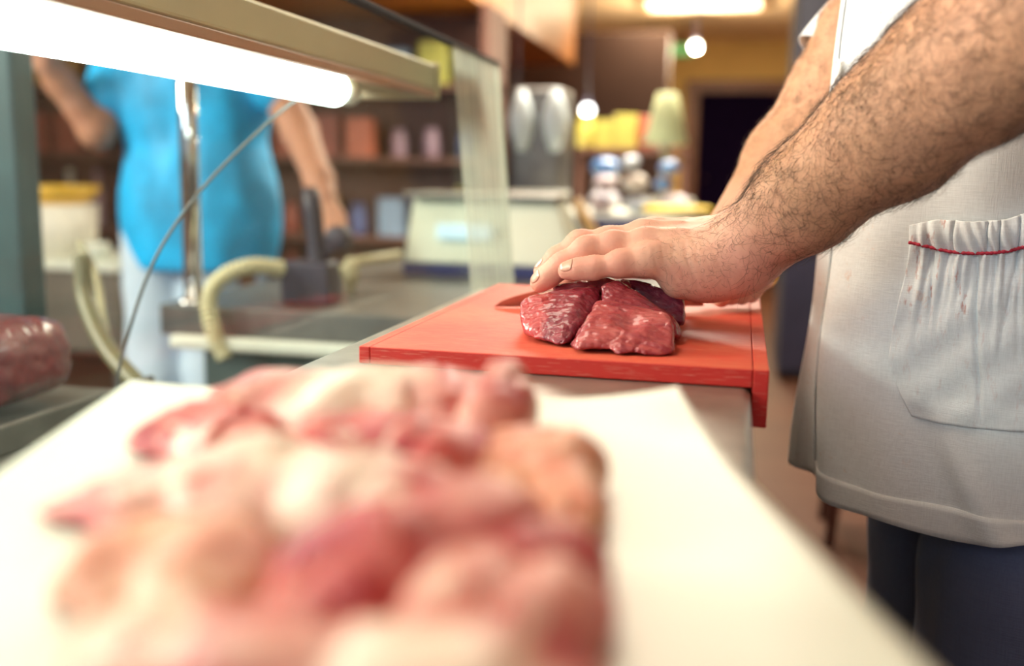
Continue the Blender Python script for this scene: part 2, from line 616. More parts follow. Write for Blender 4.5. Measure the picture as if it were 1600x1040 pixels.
# brown partition that closes the shop behind the counter shelves
p0, p1 = atY(895, 103, 7.6), atY(1045, 103, 7.6)
o = struct(box('trim_2', (-4.5, 7.6, 0), (p1.x, 7.75, CEIL - 0.3), simple('mauve_brown_partition', (0.085, 0.045, 0.036), 0.8, var=0.12, vscale=2), bevel=0.01))
# beam at the end of the ceiling
q0 = atY(890, 75, 9.6)

# ceiling light panels
M_panel = simple('lit_diffuser', (0.9, 0.85, 0.7), 0.5, emis=(1.0, 0.86, 0.60), estr=2.2)
M_pframe = simple('panel_frame', (0.55, 0.33, 0.16), 0.6)


def ceiling_panel(cx, cy, w, d, label):
    t = thing('ceiling_light', label, 'ceiling light', (cx, cy, CEIL - 0.05), 'ceiling light panels')
    bm = bmesh.new()
    f = 0.05
    box_bm(bm, (cx - w / 2 - f, cy - d / 2 - f, CEIL - 0.05), (cx + w / 2 + f, cy - d / 2, CEIL), 0.003)
    box_bm(bm, (cx - w / 2 - f, cy + d / 2, CEIL - 0.05), (cx + w / 2 + f, cy + d / 2 + f, CEIL), 0.003)
    box_bm(bm, (cx - w / 2 - f, cy - d / 2, CEIL - 0.05), (cx - w / 2, cy + d / 2, CEIL), 0.003)
    box_bm(bm, (cx + w / 2, cy - d / 2, CEIL - 0.05), (cx + w / 2 + f, cy + d / 2, CEIL), 0.003)
    from_bm('frame', bm, M_pframe, t)
    box('diffuser', (cx - w / 2, cy - d / 2, CEIL - 0.035), (cx + w / 2, cy + d / 2, CEIL - 0.02), M_panel, t)


c_ = atZ(1100, 2, CEIL)
ceiling_panel(c_.x, c_.y - 0.1, 0.85, 0.6, 'square lit ceiling panel above the doorway end of the shop')

# ------------------------------------------------------------------ counters
CT = 0.900
XE = 0.013
t = thing('steel_counter', 'stainless steel work counter under the red cutting board', 'counter', (-0.14, 0.3, 0))
bm = bmesh.new()
box_bm(bm, (-0.300, -0.6, CT - 0.035), (XE, 1.13, CT), 0.006, 3)
from_bm('worktop', bm, M_steel, t, True)
box('cabinet', (-0.28, -0.55, 0.08), (-0.012, 1.10, CT - 0.035), simple('counter_side', (0.36, 0.36, 0.31), 0.5, 0.3), t, 0.004)
box('plinth', (-0.26, -0.5, 0), (-0.04, 1.08, 0.08), M_black_pl, t, 0.002)

# the cross counter beyond the board
t = thing('steel_side_counter', 'low grey steel side counter beyond the display glass', 'counter', (-0.32, 1.5, 0))
a = atY(249, 475, 1.60)
SX0, SY0, SY1 = a.x, 1.60, 2.86
STOP = a.z
box('worktop', (SX0, SY0, STOP - 0.055), (-0.02, SY1, STOP), M_steel_dark, t, 0.003)
box('cabinet', (SX0 + 0.05, SY0 + 0.06, 0.1), (-0.05, SY1 - 0.05, STOP - 0.055), simple('side_cabinet', (0.12, 0.17, 0.16), 0.5, 0.2), t, 0.004)
box('plinth', (SX0 + 0.08, SY0 + 0.1, 0), (-0.08, SY1 - 0.08, 0.1), M_black_pl, t, 0.002)

# ------------------------------------------------------------------ cutting board
BX0, BX1, BY0, BY1, BZ = -0.2605, 0.024, 0.656, 1.077, 0.913
t = thing('cutting_board', 'red plastic cutting board hooked over the counter edge', 'cutting board', (-0.12, 0.86, CT))
box('slab', (BX0 + 0.0085, BY0, CT + 0.0005), (BX1 - 0.0105, BY1, BZ), M_board, t, 0.0009, 3)
box('edge_strip', (BX0, BY0, CT + 0.0005), (BX0 + 0.0082, BY1, BZ), M_board, t, 0.0009, 3)
bm = bmesh.new()
box_bm(bm, (BX1 - 0.0102, BY0, CT - 0.026), (BX1, BY1, BZ), 0.0009, 3)
lip = from_bm('hook_lip', bm, M_board, t)

# ------------------------------------------------------------------ beef pieces on the board


def meat_piece(name, pts, mat, label, rnd=0.006, amp=0.0035, fs=45, seed=1, h=0.0011, dents=(), group='pieces of beef on the red board', zmin=None, parent=None):
    """a rounded, creased lump around the hull of the measured corner points"""
    bm = bmesh.new()
    for p in pts: bm.verts.new(p)
    bmesh.ops.convex_hull(bm, input=bm.verts)
    bmesh.ops.recalc_face_normals(bm, faces=bm.faces)
    bm.faces.ensure_lookup_table()
    pl = [(np.array(f.normal), float(f.normal.dot(f.verts[0].co))) for f in bm.faces if f.calc_area() > 1e-8]
    bm.free()
    A = np.array([p for p in pts]); lo, hi = A.min(0) - 0.012, A.max(0) + 0.012

    def sdf(P):
        d = None
        for n, c in pl:
            e = P @ n - c
            d = e if d is None else smax(d, e, rnd)
        w = P + 0.004 * np.stack([vnoise(P * 60, seed), vnoise(P * 60, seed + 5), vnoise(P * 60, seed + 9)], 1)
        d = d + 0.5 * amp * fbm(w * np.array([1, 1, 1.3]), fs, 3, seed) - 0.0004
        r = np.abs(vnoise(w * 55, seed + 31))
        d = d + 0.0006 * np.exp(-(r / 0.05) ** 2) * (amp / 0.0035) + 0.0005 * fbm(P * np.array([1, 3, 1]), 130, 2, seed + 3)
        d = d + 0.00035 * fbm(P * np.array([1, 2.2, 1]), 420, 2, seed + 7)
        for c, rr, k in dents:
            d = smax(d, -(np.sqrt(((P - np.array(c)) ** 2).sum(1)) - rr), k)
        if zmin is not None: d = smax(d, zmin - P[:, 2], 0.0015)
        return d
    V, F = surface_nets(sdf, lo, hi, h)
    o = fast_mesh(name, V, F, mat, parent)
    if label: tag(o, label, 'meat', group)
    return o


def bz(px, py): return atZ(px, py, BZ)


ZB = BZ + 0.0002
# front trimmed cube of beef
pts = [bz(894, 556), bz(1050, 558), bz(889, 541) + Vector((0, .004, 0)), bz(1057, 538)]
f = 0.690
pts += [atY(889, 538, f), atY(1055, 540, f), atY(913, 492, f + 0.012), atY(926, 470, f + 0.030), atY(975, 472, f + 0.036), atY(1046, 490, f + 0.026), atY(1053, 512, f + 0.010)]
pts += [atY(940, 466, f + 0.05), atY(1040, 488, f + 0.052), bz(1045, 520), bz(905, 520)]
meat_piece('beef_chunk', pts, M_meat_pale, 'pink block of beef at the front, nearest the board edge', 0.005, 0.0032, 42, 3, h=0.0009, zmin=ZB,
           dents=[(tuple(atY(985, 492, f + 0.010)), 0.010, 0.006)])
# left block
pts = [bz(822, 538), bz(880, 546), bz(899, 536), bz(812, 522), bz(905, 505), bz(826, 500)]
f = 0.715
pts += [atY(808, 478, f + .012), atY(812, 467, f + 0.02), atY(868, 467, f + 0.012), atY(893, 480, f), atY(884, 540, f - 0.012), atY(815, 520, f - 0.002),
        atY(940, 438, f + 0.045), atY(945, 470, f + 0.03), atY(880, 458, f + 0.045), atY(900, 452, f + 0.04)]
meat_piece('beef_chunk', pts, meat_material('beef_two_tone', lean=(0.27, 0.010, 0.030), dark=(0.15, 0.004, 0.025), pale=(0.42, 0.05, 0.08), fat_at=0.69, face=(atY(862, 500, 0.72).x, (0.56, 0.035, 0.03))), 'deep red block of beef at the left beside the knife tip', 0.006, 0.0030, 48, 11, h=0.0009, zmin=ZB)
# middle slab leaning behind the front cube
f = 0.745
pts = [atY(940, 441, f), atY(962, 437, f + 0.006), atY(1010, 462, f), atY(1050, 494, f - 0.008), atY(1066, 528, f - 0.012), atY(940, 468, f - 0.012),
       atY(1060, 500, f + 0.02), atY(975, 442, f + 0.03), bz(1062, 530), bz(950, 540), bz(940, 500), bz(1060, 505)]
meat_piece('beef_chunk', pts, M_meat, 'sloping slice of beef leaning behind the pink front block', 0.004, 0.0024, 55, 21, h=0.0009, zmin=ZB)
# dark piece under the palm
f = 0.785
pts = [atY(952, 430, f), atY(1005, 434, f), atY(1032, 444, f), atY(1074, 464, f), atY(1070, 505, f - 0.01), atY(1000, 446, f + 0.04), atY(1068, 470, f + 0.04),
       bz(1068, 505), bz(980, 510), bz(1060, 482), bz(970, 485)]
meat_piece('beef_chunk', pts, M_meat_dark, 'dark purple piece of beef pressed under the palm', 0.006, 0.0024, 50, 33, zmin=ZB)
# thin trimmings under the fingers
f = 0.775
pts = [atY(860, 446, f), atY(895, 436, f), atY(945, 432, f), atY(990, 437, f), atY(870, 462, f - 0.01), atY(985, 462, f - 0.01), atY(880, 440, f + 0.03), atY(985, 436, f + 0.03), bz(872, 487), bz(985, 487), bz(880, 470), bz(980, 470)]
meat_piece('beef_chunk', pts, M_meat, 'thin red piece of beef under the fingers, behind the others', 0.005, 0.0026, 60, 41, zmin=ZB)
f = 0.80
pts = [atY(838, 462, f), atY(852, 456, f), atY(880, 452, f), atY(890, 460, f), atY(845, 455, f + 0.03), atY(885, 452, f + 0.03), bz(840, 481), bz(890, 481), bz(846, 462), bz(888, 462)]
meat_piece('fat_trimming', pts, meat_material('fatty_trim', lean=(0.62, 0.25, 0.2), pale=(0.75, 0.45, 0.36), fat_at=0.5), 'pale fatty trimming under the ring fingertip', 0.004, 0.002, 60, 52, zmin=ZB)

# ------------------------------------------------------------------ butcher's knife (held by the far hand)
M_blade = simple('knife_blade', (0.50, 0.47, 0.48), 0.22, 1.0, var=0.1, vscale=80)
M_yellow = simple('yellow_handle', (0.90, 0.42, 0.02), 0.4, var=0.08)
kn = thing('butcher_knife', 'butcher knife with yellow handle, blade tip showing left of the beef', 'knife', tuple(bz(1000, 470)))
tip = bz(772, 481) + Vector((0, 0, 0.001)); heel = atY(1100, 452, 0.925)
heel.z = BZ + 0.012
ax = (heel - tip); L = ax.length; ax.normalize()
V, F = [], []
n = 30
for i in range(n + 1):
    s = i / n
    base = tip + ax * (L * s)
    wdt = 0.0165 * min(1, (s / 0.22)) ** 0.62 + 0.0004
    drop = 0
    c = Vector((base.x, base.y, 0))
    side = Vector((-ax.y, ax.x, 0)).normalized() * 0.0008
    zb = BZ + 0.0012 + 0.004 * s
    zt = zb + wdt
    lean = Vector((ax.y, -ax.x, 0)).normalized() * wdt * 0.5
    V += [Vector((c.x, c.y, zb)), Vector((c.x, c.y, zt)) + lean + side, Vector((c.x, c.y, zt)) + lean - side]
    if i:
        a0, b0 = (i - 1) * 3, i * 3
        F += [(a0, b0, b0 + 1, a0 + 1), (a0 + 1, b0 + 1, b0 + 2, a0 + 2), (a0 + 2, b0 + 2, b0, a0)]
F += [(0, 1, 2), (3 * n + 2, 3 * n + 1, 3 * n)]
from_arrays('blade', V, F, M_blade, kn, False)
hd = atY(1199, 432, 1.0)
hdir = Vector((hd.x - heel.x, hd.y - heel.y, hd.z - heel.z - 0.015))
hp = [heel + Vector((0, 0, 0.020)) + hdir * s for s in (0, 0.15, 0.35, 0.55, 0.8, 0.95, 1.0)]
tube('handle', hp, [0.009, 0.014, 0.0125, 0.0135, 0.0145, 0.017, 0.012], M_yellow, kn, 20)

# ------------------------------------------------------------------ the butcher: pose
BUT = thing('person', 'butcher in a stained white coat, hairy arm pressing beef on the red board', 'person', (0.26, 0.95, 0))

# near (left) arm
P_sh = Vector((0.36, 0.80, 1.40)); P_el = atY(1655, 18, 0.675); P_wr = atY(1160, 392, 0.795)
A1 = atY(1262, 312, 0.765); A2 = atY(1397, 206, 0.735); A3 = atY(1525, 106, 0.705)
v3 = lambda v: (v.x, v.y, v.z)


def seg(*a): return [(v3(p), r) for p, r in a]


arm_near = seg((P_sh, 0.060), ((P_sh + P_el) / 2 + Vector((0.01, 0, 0)), 0.056), (P_el, 0.052), (A3, 0.0460), (A2, 0.0430), (A1, 0.0345), (P_wr, 0.0290))
# hand bones, by pixel and distance
H = {}
H['w1'] = atY(1150, 398, 0.785)      # wrist, ulnar side
H['w2'] = atY(1140, 375, 0.825)      # wrist, radial side
mcp = [atY(1012, 408, 0.762), atY(1003, 386, 0.782), atY(1003, 370, 0.806), atY(1018, 366, 0.832)]
fingers = [
    [(mcp[0], 0.0115), (atY(968, 413, 0.757), 0.0095), (atY(928, 419, 0.755), 0.0082), (atY(905, 421, 0.755), 0.0078), (atY(886, 423, 0.756), 0.0068)],
    [(mcp[1], 0.0120), (atY(958, 386, 0.778), 0.0110), (atY(917, 391, 0.775), 0.0102), (atY(878, 414, 0.773), 0.0092), (atY(858, 430, 0.773), 0.0084), (atY(844, 441, 0.774), 0.0072)],
    [(mcp[2], 0.0125), (atY(950, 378, 0.802), 0.0112), (atY(906, 381, 0.800), 0.0104), (atY(872, 404, 0.800), 0.0094), (atY(850, 424, 0.800), 0.0084)],
    [(mcp[3], 0.0125), (atY(975, 385, 0.832), 0.0112), (atY(930, 400, 0.832), 0.0102), (atY(900, 425, 0.832), 0.0092), (atY(885, 440, 0.832), 0.0082)],
]
meta_w = [atY(1120, 415, 0.778), atY(1120, 398, 0.79), atY(1115, 385, 0.81), atY(1115, 378, 0.828)]
thumb = [(atY(1125, 405, 0.835), 0.015), (atY(1062, 412, 0.862), 0.0135), (atY(1010, 414, 0.872), 0.0115), (atY(965, 420, 0.872), 0.0095)]


def near_arm_sdf(P):
    d = chain(P, arm_near, 0.02)
    # forearm muscle belly and tendons
    d = smin(d, cap(P, v3(A3 + Vector((-.01, 0, .012))), v3(A1 + Vector((-.004, .01, .004))), 0.038, 0.027), 0.02)
    # palm
    q = cap(P, v3(meta_w[0]), v3(mcp[0]), 0.0165, 0.0125)
    for i in (1, 2, 3):
        q = smin(q, cap(P, v3(meta_w[i]), v3(mcp[i]), 0.018 if i < 3 else 0.017, 0.0135), 0.012)
    # heel of the hand
    q = smin(q, cap(P, v3(atY(1142, 424, 0.780)), v3(atY(1062, 436, 0.775)), 0.0195, 0.0155), 0.014)
    q = smin(q, cap(P, v3(atY(1105, 428, 0.782)), v3(atY(1085, 440, 0.80)), 0.020, 0.016), 0.012)
    q = smin(q, cap(P, v3(P_wr), v3(atY(1120, 405, 0.792)), 0.0285, 0.022), 0.02)
    q = smin(q, cap(P, v3(P_wr + Vector((0, .02, 0.004))), v3(meta_w[3]), 0.020, 0.016), 0.02)
    d = smin(d, q, 0.016)
    t_ = chain(P, seg(*thumb), 0.006)
    d = smin(d, t_, 0.010)
    fd = None
    for fg in fingers:
        c = chain(P, seg(*fg), 0.0060)
        for (p, r) in fg[1:3]:
            c = smin(c, ell(P, v3(p + Vector((0, 0, 0.0012))), (r * 0.95, r * 0.92, r * 0.92)), 0.006)
        fd = c if fd is None else smin(fd, c, 0.0012)
    d = smin(d, fd, 0.0055)
    # knuckle bumps and extensor tendons
    for i, p in enumerate(mcp):
        d = smin(d, ell(P, v3(p + Vector((0.002, 0, 0.006))), (0.010, 0.008, 0.008)), 0.006)
        mid = p * 0.45 + meta_w[i] * 0.55 + Vector((0, 0, 0.0145))
        d = smin(d, cap(P, v3(p + Vector((0.006, 0, 0.009))), v3(mid), 0.0026, 0.0016), 0.006)
    d = d + 0.0011 * fbm(P, 38, 2, 5)
    return d


def wrinkles(P, V0):
    return P


def normals_of(V, F):
    a, b, c, d = (V[F[:, i]] for i in range(4))
    n = np.cross(c - a, d - b)
    N = np.zeros_like(V)
    for i in range(4):
        for ax_ in range(3): N[:, ax_] += np.bincount(F[:, i], n[:, ax_], len(V))
    return N / (np.linalg.norm(N, axis=1, keepdims=True) + 1e-12)


def gpos(V, c, r): return np.exp(-((V - np.array(v3(c))) ** 2).sum(1) / (r * r))


def build_near_arm():
    lo = np.array([-0.20, 0.56, 0.925]); hi = np.array([0.45, 0.89, 1.47])
    V, F = surface_nets(near_arm_sdf, lo, hi, 0.0016)
    V = relax(V, F, 2, 0.5)
    N = normals_of(V, F)
    # creases: on the heel of the hand by the little finger side, and across the finger joints
    disp = np.zeros(len(V))
    c0 = atY(1060, 420, 0.765)
    m = gpos(V, c0, 0.028)
    along = (V[:, 0] * 0.80 + (V[:, 2]) * 0.42)
    w = along + 0.0025 * fbm(V, 60, 2, 8)
    disp -= m * 0.0008 * np.maximum(0, np.sin(w * 2 * PI / 0.0062)) ** 3
    c1 = atY(1185, 400, 0.775); m = gpos(V, c1, 0.028)
    disp -= m * 0.0006 * np.maximum(0, np.sin(w * 2 * PI / 0.009)) ** 3
    blush = np.zeros(len(V))
    for k, fg in enumerate(fingers):
        for j in (1, 2, 3):
            p, r = fg[j]
            if j >= len(fg) - 1: continue
            d_ = (Vector(fg[j + 1][0]) - Vector(fg[j - 1][0])).normalized()
            s = (V - np.array(v3(p))) @ np.array(v3(d_))
            up_ = np.clip(N[:, 2] + 0.3, 0, 1)
            g = gpos(V, p, r * 1.25) * up_
            disp -= g * 0.0011 * np.maximum(0, np.cos(s * 2 * PI / 0.0034)) ** 2
            blush += gpos(V, p + Vector((0, -r * .4, r * .6)), r * 1.1) * 0.55
        p, r = fg[-1]
        blush += gpos(V, p, r * 2.2) * 0.5
    for p in mcp: blush += gpos(V, p + Vector((0, 0, 0.012)), 0.012) * 0.4
    blush += gpos(V, atY(1100, 455, 0.77), 0.030) * 0.55 + gpos(V, atY(1190, 405, 0.765), 0.035) * 0.55
    blush += gpos(V, atY(960, 430, 0.75), 0.02) * 0.4
    V = V + N * disp[:, None]
    axd = np.array(v3(P_el - P_wr)); L2 = axd @ axd
    tt = ((V - np.array(v3(P_wr))) @ axd) / L2
    tan = np.clip((tt - 0.04) / 0.25, 0, 1)
    return V, F, np.clip(blush, 0, 0.8), tan


# far (right) arm with the knife hand
Q_sh = Vector((0.30, 1.20, 1.42)); Q_el = atY(1350, 55, 1.10)
Q_el2 = atY(1305, 145, 1.09); Q_mid = atY(1228, 248, 1.06); Q_wr = atY(1135, 385, 1.0)
kh = hp
g0 = kh[2]; g1 = kh[5]
kc = (hp[1] + hp[4]) / 2
khd = (hp[4] - hp[1]).normalized()
kup = Vector((0, 0, 1)); kside = khd.cross(kup).normalized()      # toward camera
if kside.y > 0: kside = -kside


def far_hand_fingers():
    out = []
    for i in range(4):
        c = hp[1] + (hp[4] - hp[1]) * (0.04 + 0.24 * i)
        R = 0.0125 + 0.0085
        k = c + kup * (R + 0.006) - kside * 0.010
        a = c + kup * (R * 0.75) + kside * R * 0.8
        b = c + kside * (R + .001) - kup * 0.004
        e = c + kside * R * 0.35 - kup * R * 0.95
        g = c - kside * R * 0.6 - kup * R * 0.75
        s = 1.0 if i < 3 else 0.88
        out.append([(k, 0.0105 * s), (a, 0.0095 * s), (b, 0.0090 * s), (e, 0.0082 * s), (g, 0.0072 * s)])
    return out


ffing = far_hand_fingers()


def far_arm_sdf(P):
    d = chain(P, seg((Q_sh, 0.058), ((Q_sh + Q_el) / 2, 0.055), (Q_el, 0.045), (Q_el2, 0.045), (Q_mid, 0.038), (Q_wr, 0.029)), 0.02)
    wrb = Q_wr
    q = None
    for i, fg in enumerate(ffing):
        k = fg[0][0]
        c = cap(P, v3(wrb + (k - wrb) * 0.25 + khd * (i - 1.5) * 0.008), v3(k), 0.016, 0.0125)
        q = c if q is None else smin(q, c, 0.012)
    d = smin(d, q, 0.016)
    f_ = None
    for fg in ffing:
        c = chain(P, seg(*fg), 0.003); f_ = c if f_ is None else smin(f_, c, 0.001)
    d = smin(d, f_, 0.005)
    th = [(wrb + (ffing[0][0][0] - wrb) * 0.5 - kside * 0.012, 0.015), (hp[1] - kside * 0.022 + kup * 0.006, 0.012), (hp[1] - khd * 0.02 - kside * 0.014 + kup * 0.010, 0.0105), (hp[1] - khd * 0.038 - kside * 0.004 + kup * 0.014, 0.0085)]
    d = smin(d, chain(P, seg(*th), 0.004), 0.008)
    return d + 0.001 * fbm(P, 38, 2, 9)


def torso_sdf(P):
    d = ell(P, (0.28, 0.98, 1.28), (0.105, 0.130, 0.20))
    d = smin(d, ell(P, (0.27, 0.975, 1.02), (0.105, 0.115, 0.20)), 0.08)
    d = smin(d, ell(P, (0.26, 0.975, 0.86), (0.105, 0.115, 0.12)), 0.06)
    for sy, x in ((-1, 0.02), (1, -0.01)):
        d = smin(d, chain(P, [((0.26 + x, 0.975 + sy * 0.075, 0.82), 0.068), ((0.248 + x * .5, 0.978 + sy * 0.072, 0.47), 0.050), ((0.258 + x * .5, 0.978 + sy * 0.072, 0.30), 0.046), ((0.27 + x * .5, 0.978 + sy * 0.073, 0.09), 0.034)], 0.02), 0.02)
        d = smin(d, cap(P, (0.28 + x, 0.978 + sy * 0.073, 0.05), (0.15 + x, 0.978 + sy * 0.078, 0.035), 0.032, 0.025), 0.02)
    d = smin(d, cap(P, (0.30, 0.88, 1.40), (0.30, 1.10, 1.40), 0.06, 0.06), 0.04)
    d = smin(d, cap(P, (0.28, 0.99, 1.43), (0.24, 0.99, 1.55), 0.058, 0.052), 0.03)
    # head, looking down at the board
    d = smin(d, ell(P, (0.215, 0.99, 1.655), (0.095, 0.075, 0.105)), 0.02)
    d = smin(d, ell(P, (0.165, 0.99, 1.60), (0.055, 0.055, 0.075)), 0.03)
    d = smin(d, cap(P, (0.122, 0.99, 1.655), (0.098, 0.99, 1.622), 0.008, 0.013), 0.008)
    for s in (-1, 1):
        d = smin(d, ell(P, (0.230, 0.99 + s * 0.078, 1.64), (0.018, 0.009, 0.032)), 0.006)
        d = smax(d, -(np.sqrt(((P - np.array((0.112, 0.99 + s * 0.033, 1.66))) ** 2).sum(1)) - 0.014), 0.01)
        d = smin(d, ell(P, (0.130, 0.99 + s * 0.032, 1.66), (0.012, 0.014, 0.010)), 0.003)
    d = smin(d, ell(P, (0.116, 0.99, 1.575), (0.009, 0.024, 0.005)), 0.004)
    d = smin(d, ell(P, (0.119, 0.99, 1.563), (0.009, 0.022, 0.006)), 0.004)
    return d


Vn, Fn, bl, tn = build_near_arm()
lo = np.array([-0.10, 0.86, 0.90]); hi = np.array([0.42, 1.28, 1.50])
Vf, Ff = surface_nets(far_arm_sdf, lo, hi, 0.0024); Vf = relax(Vf, Ff, 1)
Vt, Ft = surface_nets(torso_sdf, np.array([0.05, 0.72, 0.0]), np.array([0.46, 1.22, 1.80]), 0.006); Vt = relax(Vt, Ft, 1)
axd = np.array(v3(Q_el - Q_wr)); tf = np.clip((((Vf - np.array(v3(Q_wr))) @ axd) / (axd @ axd) - 0.05) / 0.3, 0, 1)
V = np.concatenate([Vn, Vf, Vt]); F = np.concatenate([Fn, Ff + len(Vn), Ft + len(Vn) + len(Vf)])
body = fast_mesh('body', V, F, M_skin, BUT, {
    'blush': np.concatenate([bl, np.zeros(len(Vf)) + 0.15, np.zeros(len(Vt))]),
    'tan': np.concatenate([tn, np.clip(tf * 1.3, 0, 1), np.zeros(len(Vt)) + 0.3])})

# fingernails of the near hand


skin_bvh = BVHTree.FromPolygons([tuple(p) for p in Vn], [tuple(map(int, f)) for f in Fn])


def nail(name, fg, out, r_len, r_wid):
    p1, p0 = Vector(fg[-1][0]), Vector(fg[-2][0]); r = fg[-1][1]
    t_ = (p1 - p0).normalized(); n_ = (out - t_ * out.dot(t_)).normalized(); s_ = t_.cross(n_)
    c = p0 * 0.12 + p1 * 0.88
    V_, F_ = [], []
    A, Bn = 10, 10
    for i in range(A + 1):
        for j in range(Bn + 1):
            u = -1 + 2 * i / A; w = -1 + 2 * j / Bn
            uu = u * math.sqrt(1 - 0.42 * w * w); ww = w * math.sqrt(1 - 0.42 * u * u)
            ang = ww * r_wid / r
            d_ = n_ * math.cos(ang) + s_ * math.sin(ang)
            o0 = c + t_ * (uu * r_len)
            hit, hn, _, _ = skin_bvh.ray_cast(o0 + d_ * 0.03, -d_, 0.03)
            if hit is None: hit, hn = o0 + d_ * r, d_
            edge_ = max(abs(uu), abs(ww))
            V_.append(hit + d_ * (0.00055 - 0.00035 * edge_ ** 4))
    for i in range(A):
        for j in range(Bn):
            a_ = i * (Bn + 1) + j; F_.append((a_, a_ + 1, a_ + Bn + 2, a_ + Bn + 1))
    o_ = from_arrays(name, V_, F_, M_nail, BUT)
    so = o_.modifiers.new('thick', 'SOLIDIFY'); so.thickness = 0.0007
    return o_


nail('fingernail', fingers[0], Vector((-0.1, -0.72, 0.7)), 0.0060, 0.0052)
nail('fingernail', fingers[1], Vector((-0.45, -0.55, 0.65)), 0.0058, 0.0052)
nail('fingernail', fingers[2], Vector((-0.6, -0.2, 0.7)), 0.0058, 0.0054)


# arm hair: thin curly strands rooted on the forearms
def hair(name, V, F, sel, n, length, rad, flow, seed, curl=1.0, parent=BUT):
    rng = np.random.default_rng(seed)
    N = normals_of(V, F)
    fc = V[F].mean(1); w = sel(fc, N[F].mean(1)); w = np.clip(w, 0, None)
    a_, b_, c_, d_ = (V[F[:, i]] for i in range(4))
    ar = np.linalg.norm(np.cross(c_ - a_, d_ - b_), axis=1)
    pr = ar * w; pr /= pr.sum()
    id_ = rng.choice(len(F), n, p=pr)
    u = rng.random((n, 1)); v_ = rng.random((n, 1))
    root = (V[F[id_, 0]] * (1 - u) + V[F[id_, 1]] * u) * (1 - v_) + (V[F[id_, 3]] * (1 - u) + V[F[id_, 2]] * u) * v_
    nn = N[F[id_, 0]]
    fl = flow(root, nn)
    fl = fl - (fl * nn).sum(1, keepdims=True) * nn; fl /= np.linalg.norm(fl, axis=1, keepdims=True) + 1e-9
    side = np.cross(nn, fl)
    ang = rng.normal(0, 0.55, n) + 0.9 * fbm(root, 60, 2, seed)
    d0_ = fl * np.cos(ang)[:, None] + side * np.sin(ang)[:, None]
    K = 8
    Ln = length * rng.uniform(0.45, 1.25, n)
    kap = rng.normal(0, 1.3, n) * curl
    pts_ = [root - nn * 0.0004]
    th_ = np.zeros(n); lift = rng.uniform(0.12, 0.55, n)
    for k in range(1, K):
        th_ = th_ + kap * (0.30) + rng.normal(0, 0.10, n)
        s2 = np.cross(nn, d0_)
        dirv = d0_ * np.cos(th_)[:, None] + s2 * np.sin(th_)[:, None] + nn * (lift * (1 - 1.15 * k / K))[:, None]
        dirv /= np.linalg.norm(dirv, axis=1, keepdims=True)
        pts_.append(pts_[-1] + dirv * (Ln / (K - 1))[:, None])
    P_ = np.stack(pts_, 1)                       # n,K,3
    T_ = np.gradient(P_, axis=1); T_ /= np.linalg.norm(T_, axis=2, keepdims=True) + 1e-12
    A_ = np.cross(T_, nn[:, None, :]); A_ /= np.linalg.norm(A_, axis=2, keepdims=True) + 1e-9
    B_ = np.cross(T_, A_)
    rr = rad * (1 - 0.75 * (np.arange(K) / (K - 1)) ** 1.5)[None, :, None] * rng.uniform(0.7, 1.3, (n, 1, 1))
    rings = [P_ + rr * (A_ * math.cos(q_) + B_ * math.sin(q_)) for q_ in (0, 2 * PI / 3, 4 * PI / 3)]
    VV = np.stack(rings, 2).reshape(-1, 3)
    base = (np.arange(n) * K * 3)[:, None, None] + (np.arange(K - 1) * 3)[None, :, None]
    quads = []
    for s in range(3):
        s1 = (s + 1) % 3
        quads.append(np.stack([base + s, base + s1, base + 3 + s1, base + 3 + s], -1).reshape(-1, 4))
    o_ = fast_mesh(name, VV, np.concatenate(quads), M_hair, parent); o_['kind'] = 'stuff'
    return o_


elw = np.array(v3(P_el)); wrw = np.array(v3(P_wr))


def sel_near(c, N):
    ax_ = elw - wrw; t_ = ((c - wrw) @ ax_) / (ax_ @ ax_)
    w = np.clip((t_ + 0.02) / 0.22, 0, 1) * (t_ < 1.12)
    w = w * (0.75 + 0.9 * np.clip(N[:, 2], 0, 1) + 0.5 * np.clip(-N[:, 0], 0, 1))
    return w * (0.6 + 0.4 * np.clip(fbm(c, 30, 2, 77) + 0.5, 0, 1.5))


def flow_near(p, N):
    d_ = (wrw - elw) / np.linalg.norm(wrw - elw)
    return np.tile(d_ * 0.45 + np.array([-0.30, 0, -0.85]), (len(p), 1)) + 0.0


hair('arm_hair', Vn, Fn, sel_near, 12500, 0.018, 0.000085, flow_near, 4)


def sel_hand(c, N):
    g = np.exp(-((c - np.array(v3(atY(1085, 400, 0.77)))) ** 2).sum(1) / 0.030 ** 2)
    return g * np.clip(0.4 - N[:, 1], 0, 1)


hair('hand_hair', Vn, Fn, sel_hand, 420, 0.008, 0.00006, flow_near, 8)
qe, qw = np.array(v3(Q_el)), np.array(v3(Q_wr))


def sel_far(c, N):
    ax_ = qe - qw; t_ = ((c - qw) @ ax_) / (ax_ @ ax_)
    return np.clip((t_ - 0.15) / 0.3, 0, 1) * (t_ < 1.25) + 1e-6


hair('arm_hair', Vf, Ff, sel_far, 4500, 0.016, 0.00011, lambda p, N: np.tile((qw - qe) * 0.5 + np.array([-.1, 0, -.3]), (len(p), 1)), 9)

# ------------------------------------------------------------------ the coat
HEMZ = 0.757


